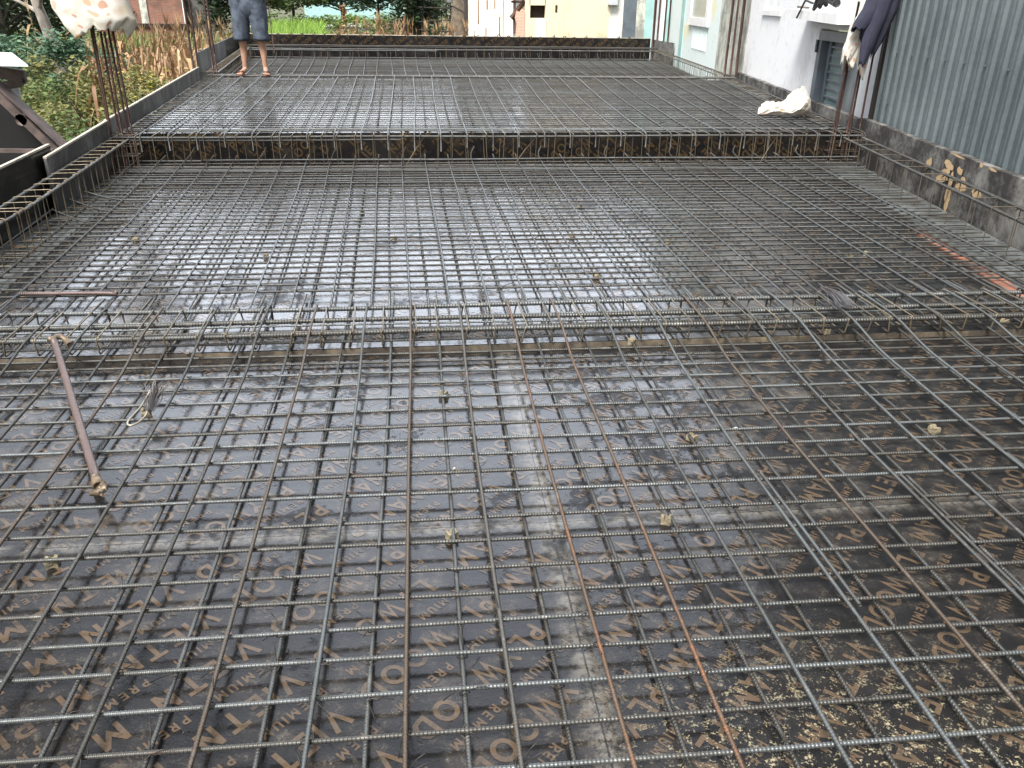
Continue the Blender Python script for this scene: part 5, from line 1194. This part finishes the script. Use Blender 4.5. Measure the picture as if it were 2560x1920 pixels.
# trees
def tree(label, base, h, crown_c, crown_s, n, ls, mat, bark='bark_d', tr=0.12, clumps=40, group="trees at the back of the plot", seed=0, lean=0.0, name="tree"):
    rng = random.Random(seed); t = thing(name, label, "tree", base, group=group)
    m = MB(); top = np.array([crown_c[0], crown_c[1], crown_c[2]])
    m.tube([(0, 0, -0.1), (lean * .3, 0, h * .3), (top[0] * .6 + lean * .4, top[1] * .6, h * .65), (top[0], top[1], h)], [tr * 1.25, tr, tr * .7, tr * .3], 9)
    for k in range(7):
        a = rng.uniform(0, 6.3); z_ = h * rng.uniform(.45, .85); b0 = np.array([top[0] * .6, top[1] * .6, z_]); m.tube([b0, b0 + np.array([math.cos(a) * crown_s[0] * .4, math.sin(a) * crown_s[1] * .4, crown_s[2] * .3]), b0 + np.array([math.cos(a) * crown_s[0] * .8, math.sin(a) * crown_s[1] * .8, crown_s[2] * .5])], [tr * .4, tr * .25, tr * .08], 6)
    m.build("trunk", M[bark], t)
    m = MB(); leaf_blob(m, crown_c, crown_s, n, ls, rng, clumps, 0.15); m.build("crown", M[mat], t); return t
T_ = [ # px, Y, crown centre z over ground, crown half sizes, leaves, leaf size, material, label
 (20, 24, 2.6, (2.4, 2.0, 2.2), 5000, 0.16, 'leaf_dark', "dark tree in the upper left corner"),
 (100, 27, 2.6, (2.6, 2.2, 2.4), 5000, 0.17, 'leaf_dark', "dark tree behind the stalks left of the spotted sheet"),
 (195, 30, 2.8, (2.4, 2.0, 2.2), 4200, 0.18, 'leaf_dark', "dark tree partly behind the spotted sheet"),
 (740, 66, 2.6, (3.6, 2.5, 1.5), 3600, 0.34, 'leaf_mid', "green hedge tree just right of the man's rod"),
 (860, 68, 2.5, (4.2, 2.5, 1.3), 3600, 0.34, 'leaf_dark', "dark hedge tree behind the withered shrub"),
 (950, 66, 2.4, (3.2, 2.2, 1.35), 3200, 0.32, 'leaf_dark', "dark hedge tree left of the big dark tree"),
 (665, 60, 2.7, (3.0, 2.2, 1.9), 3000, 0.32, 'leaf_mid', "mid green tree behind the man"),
 (590, 46, 2.2, (2.2, 2.0, 2.2), 2800, 0.28, 'leaf_dark', "dark tree between the grey wall and the man"),
 (1090, 56, 3.0, (3.0, 2.5, 2.6), 3000, 0.30, 'leaf_mid', "light green tree behind the dark stick fence"),
]
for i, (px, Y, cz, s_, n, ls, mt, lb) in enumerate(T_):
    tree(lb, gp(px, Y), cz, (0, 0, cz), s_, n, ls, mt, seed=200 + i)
tree("big dark tree crown reaching to the ground left of the stick fence", gp(1035, 44), 2.4, (0, 0, 1.9), (1.55, 1.4, 1.7), 4200, 0.22, 'leaf_dark', tr=0.5, seed=230)
tree("thick tan trunk rising behind the right end of the far corn row", gp(1150, 27.5), 4.2, (0.1, 0, 4.9), (1.3, 1.2, 0.8), 900, 0.2, 'leaf_mid', 'bark', 0.30, 14, seed=231)
tree("slim dark trunk beside the ruined white wall", gp(1168, 25.2), 3.6, (0, 0, 4.3), (0.9, 0.9, 0.6), 500, 0.18, 'leaf_dark', 'bark_d', 0.09, 10, seed=232)
tree("pale leaning trunk behind the spotted sheet's left corner", gp(142, 19.5), 3.4, (-0.35, 0, 4.2), (1.0, 1.0, 0.7), 700, 0.16, 'leaf_dark', 'bark_p', 0.13, 12, seed=233, lean=-0.2)
bush("green creeper at the foot of the ruined white wall", gp(1205, 24.2), (0.25, 0.15, 0.65), 900, 0.07, 'leaf_mid', group="shrubs behind the back panel", seed=93)
bush("climbing weeds against the leaning post", gp(1268, 24.0), (0.30, 0.15, 0.65), 900, 0.07, 'leaf_olive', group="shrubs behind the back panel", seed=94)
bush("white flowering weed just left of the man's shorts", gp(588, 24), (0.5, 0.4, 0.55), 800, 0.09, 'leaf_bright', group="shrubs behind the back panel", seed=95)
for k, px in enumerate((92, 178, 300)):
    lb = ("dry stalk before the dark trees, leftmost of three", "dry stalk before the dark trees, middle of three", "dry stalk behind the spotted sheet, rightmost of three")[k]
    plant_corn(at_y(px, 60, 19)[0], 19, hgt(35, 19), lb, "dry stalks before the dark trees")
for k, (px, Y, rows_n) in enumerate(((740, 52, 0), (890, 54, 0), (1000, 50, 0))):
    bush(("low green scrub strip behind the lush grass", "low green scrub behind the withered shrub", "low green scrub under the big dark tree")[k], gp(px, Y), (3.2, 1.2, 0.75), 1500, 0.22, ('leaf_mid', 'leaf_bright', 'leaf_mid')[k], group="scrub along the pale track", seed=97 + k)
# stick fence
sf_ = thing("stick_fence", "dark stick fence right of the big dark tree", "fence", gp(1118, 38))
m = MB(); rng2 = random.Random(6)
for k in range(14): x = -1.1 + k * 0.17; m.tube([(x, 0, 0), (x + rng2.uniform(-.12, .12), rng2.uniform(-.1, .1), rng2.uniform(1.2, 2.2))], 0.03, 5)
for z_ in (0.9, 1.35, 1.8): m.tube([(-1.2, -0.05, z_ + rng2.uniform(-.1, .1)), (0, -0.05, z_), (1.2, -0.05, z_ + rng2.uniform(-.15, .15))], 0.035, 5)
m.build("sticks", M['bark_d'], sf_)

# brick house and grey walls on the left
bh = thing("brick_house", "old red brick house with a pale corner post, behind the dry corn", "house")
Yb = 46.0
def bface(xa, xb, ya, yb, mat, nm, dy=0.0, th=0.3, bottom=None, top=None): return face(xa, xb, ya, yb, Yb + dy, M[mat], bh, nm, th, bottom, top)
bface(255, 470, 0, 92, 'brick', "wall", 0, 0.3, -0.8, 3.4)
bface(356, 374, 0, 60, 'old_strip', "corner_post", -0.06, 0.058, None, 3.4)
bface(300, 470, 58, 68, 'darkhole', "ledge", -0.10, 0.09)
bface(462, 466, 0, 60, 'whitep', "pale_edge", -0.05, 0.045, None, 3.4)
gw = thing("grey_wall", "grey weathered wall between the brick house and the dark tree", "wall")
face(470, 522, 0, 92, 46.4, M['ply_grey'], gw, "wall", 0.2, -0.8, 2.6); face(522, 555, 0, 50, 46.2, M['old_strip'], gw, "pier", 0.2, -0.8, 2.2)
tw = MB(); A = at_y(760, 12, 95); B = at_y(1010, 12, 95); tw.slab((B[0], 95), (A[0], 95), -0.8, 3.6, -0.8, 3.6, -0.2); tag(tw.build("teal_wall", M['teal']), "far teal painted wall glimpsed over the hedge trees", "wall")
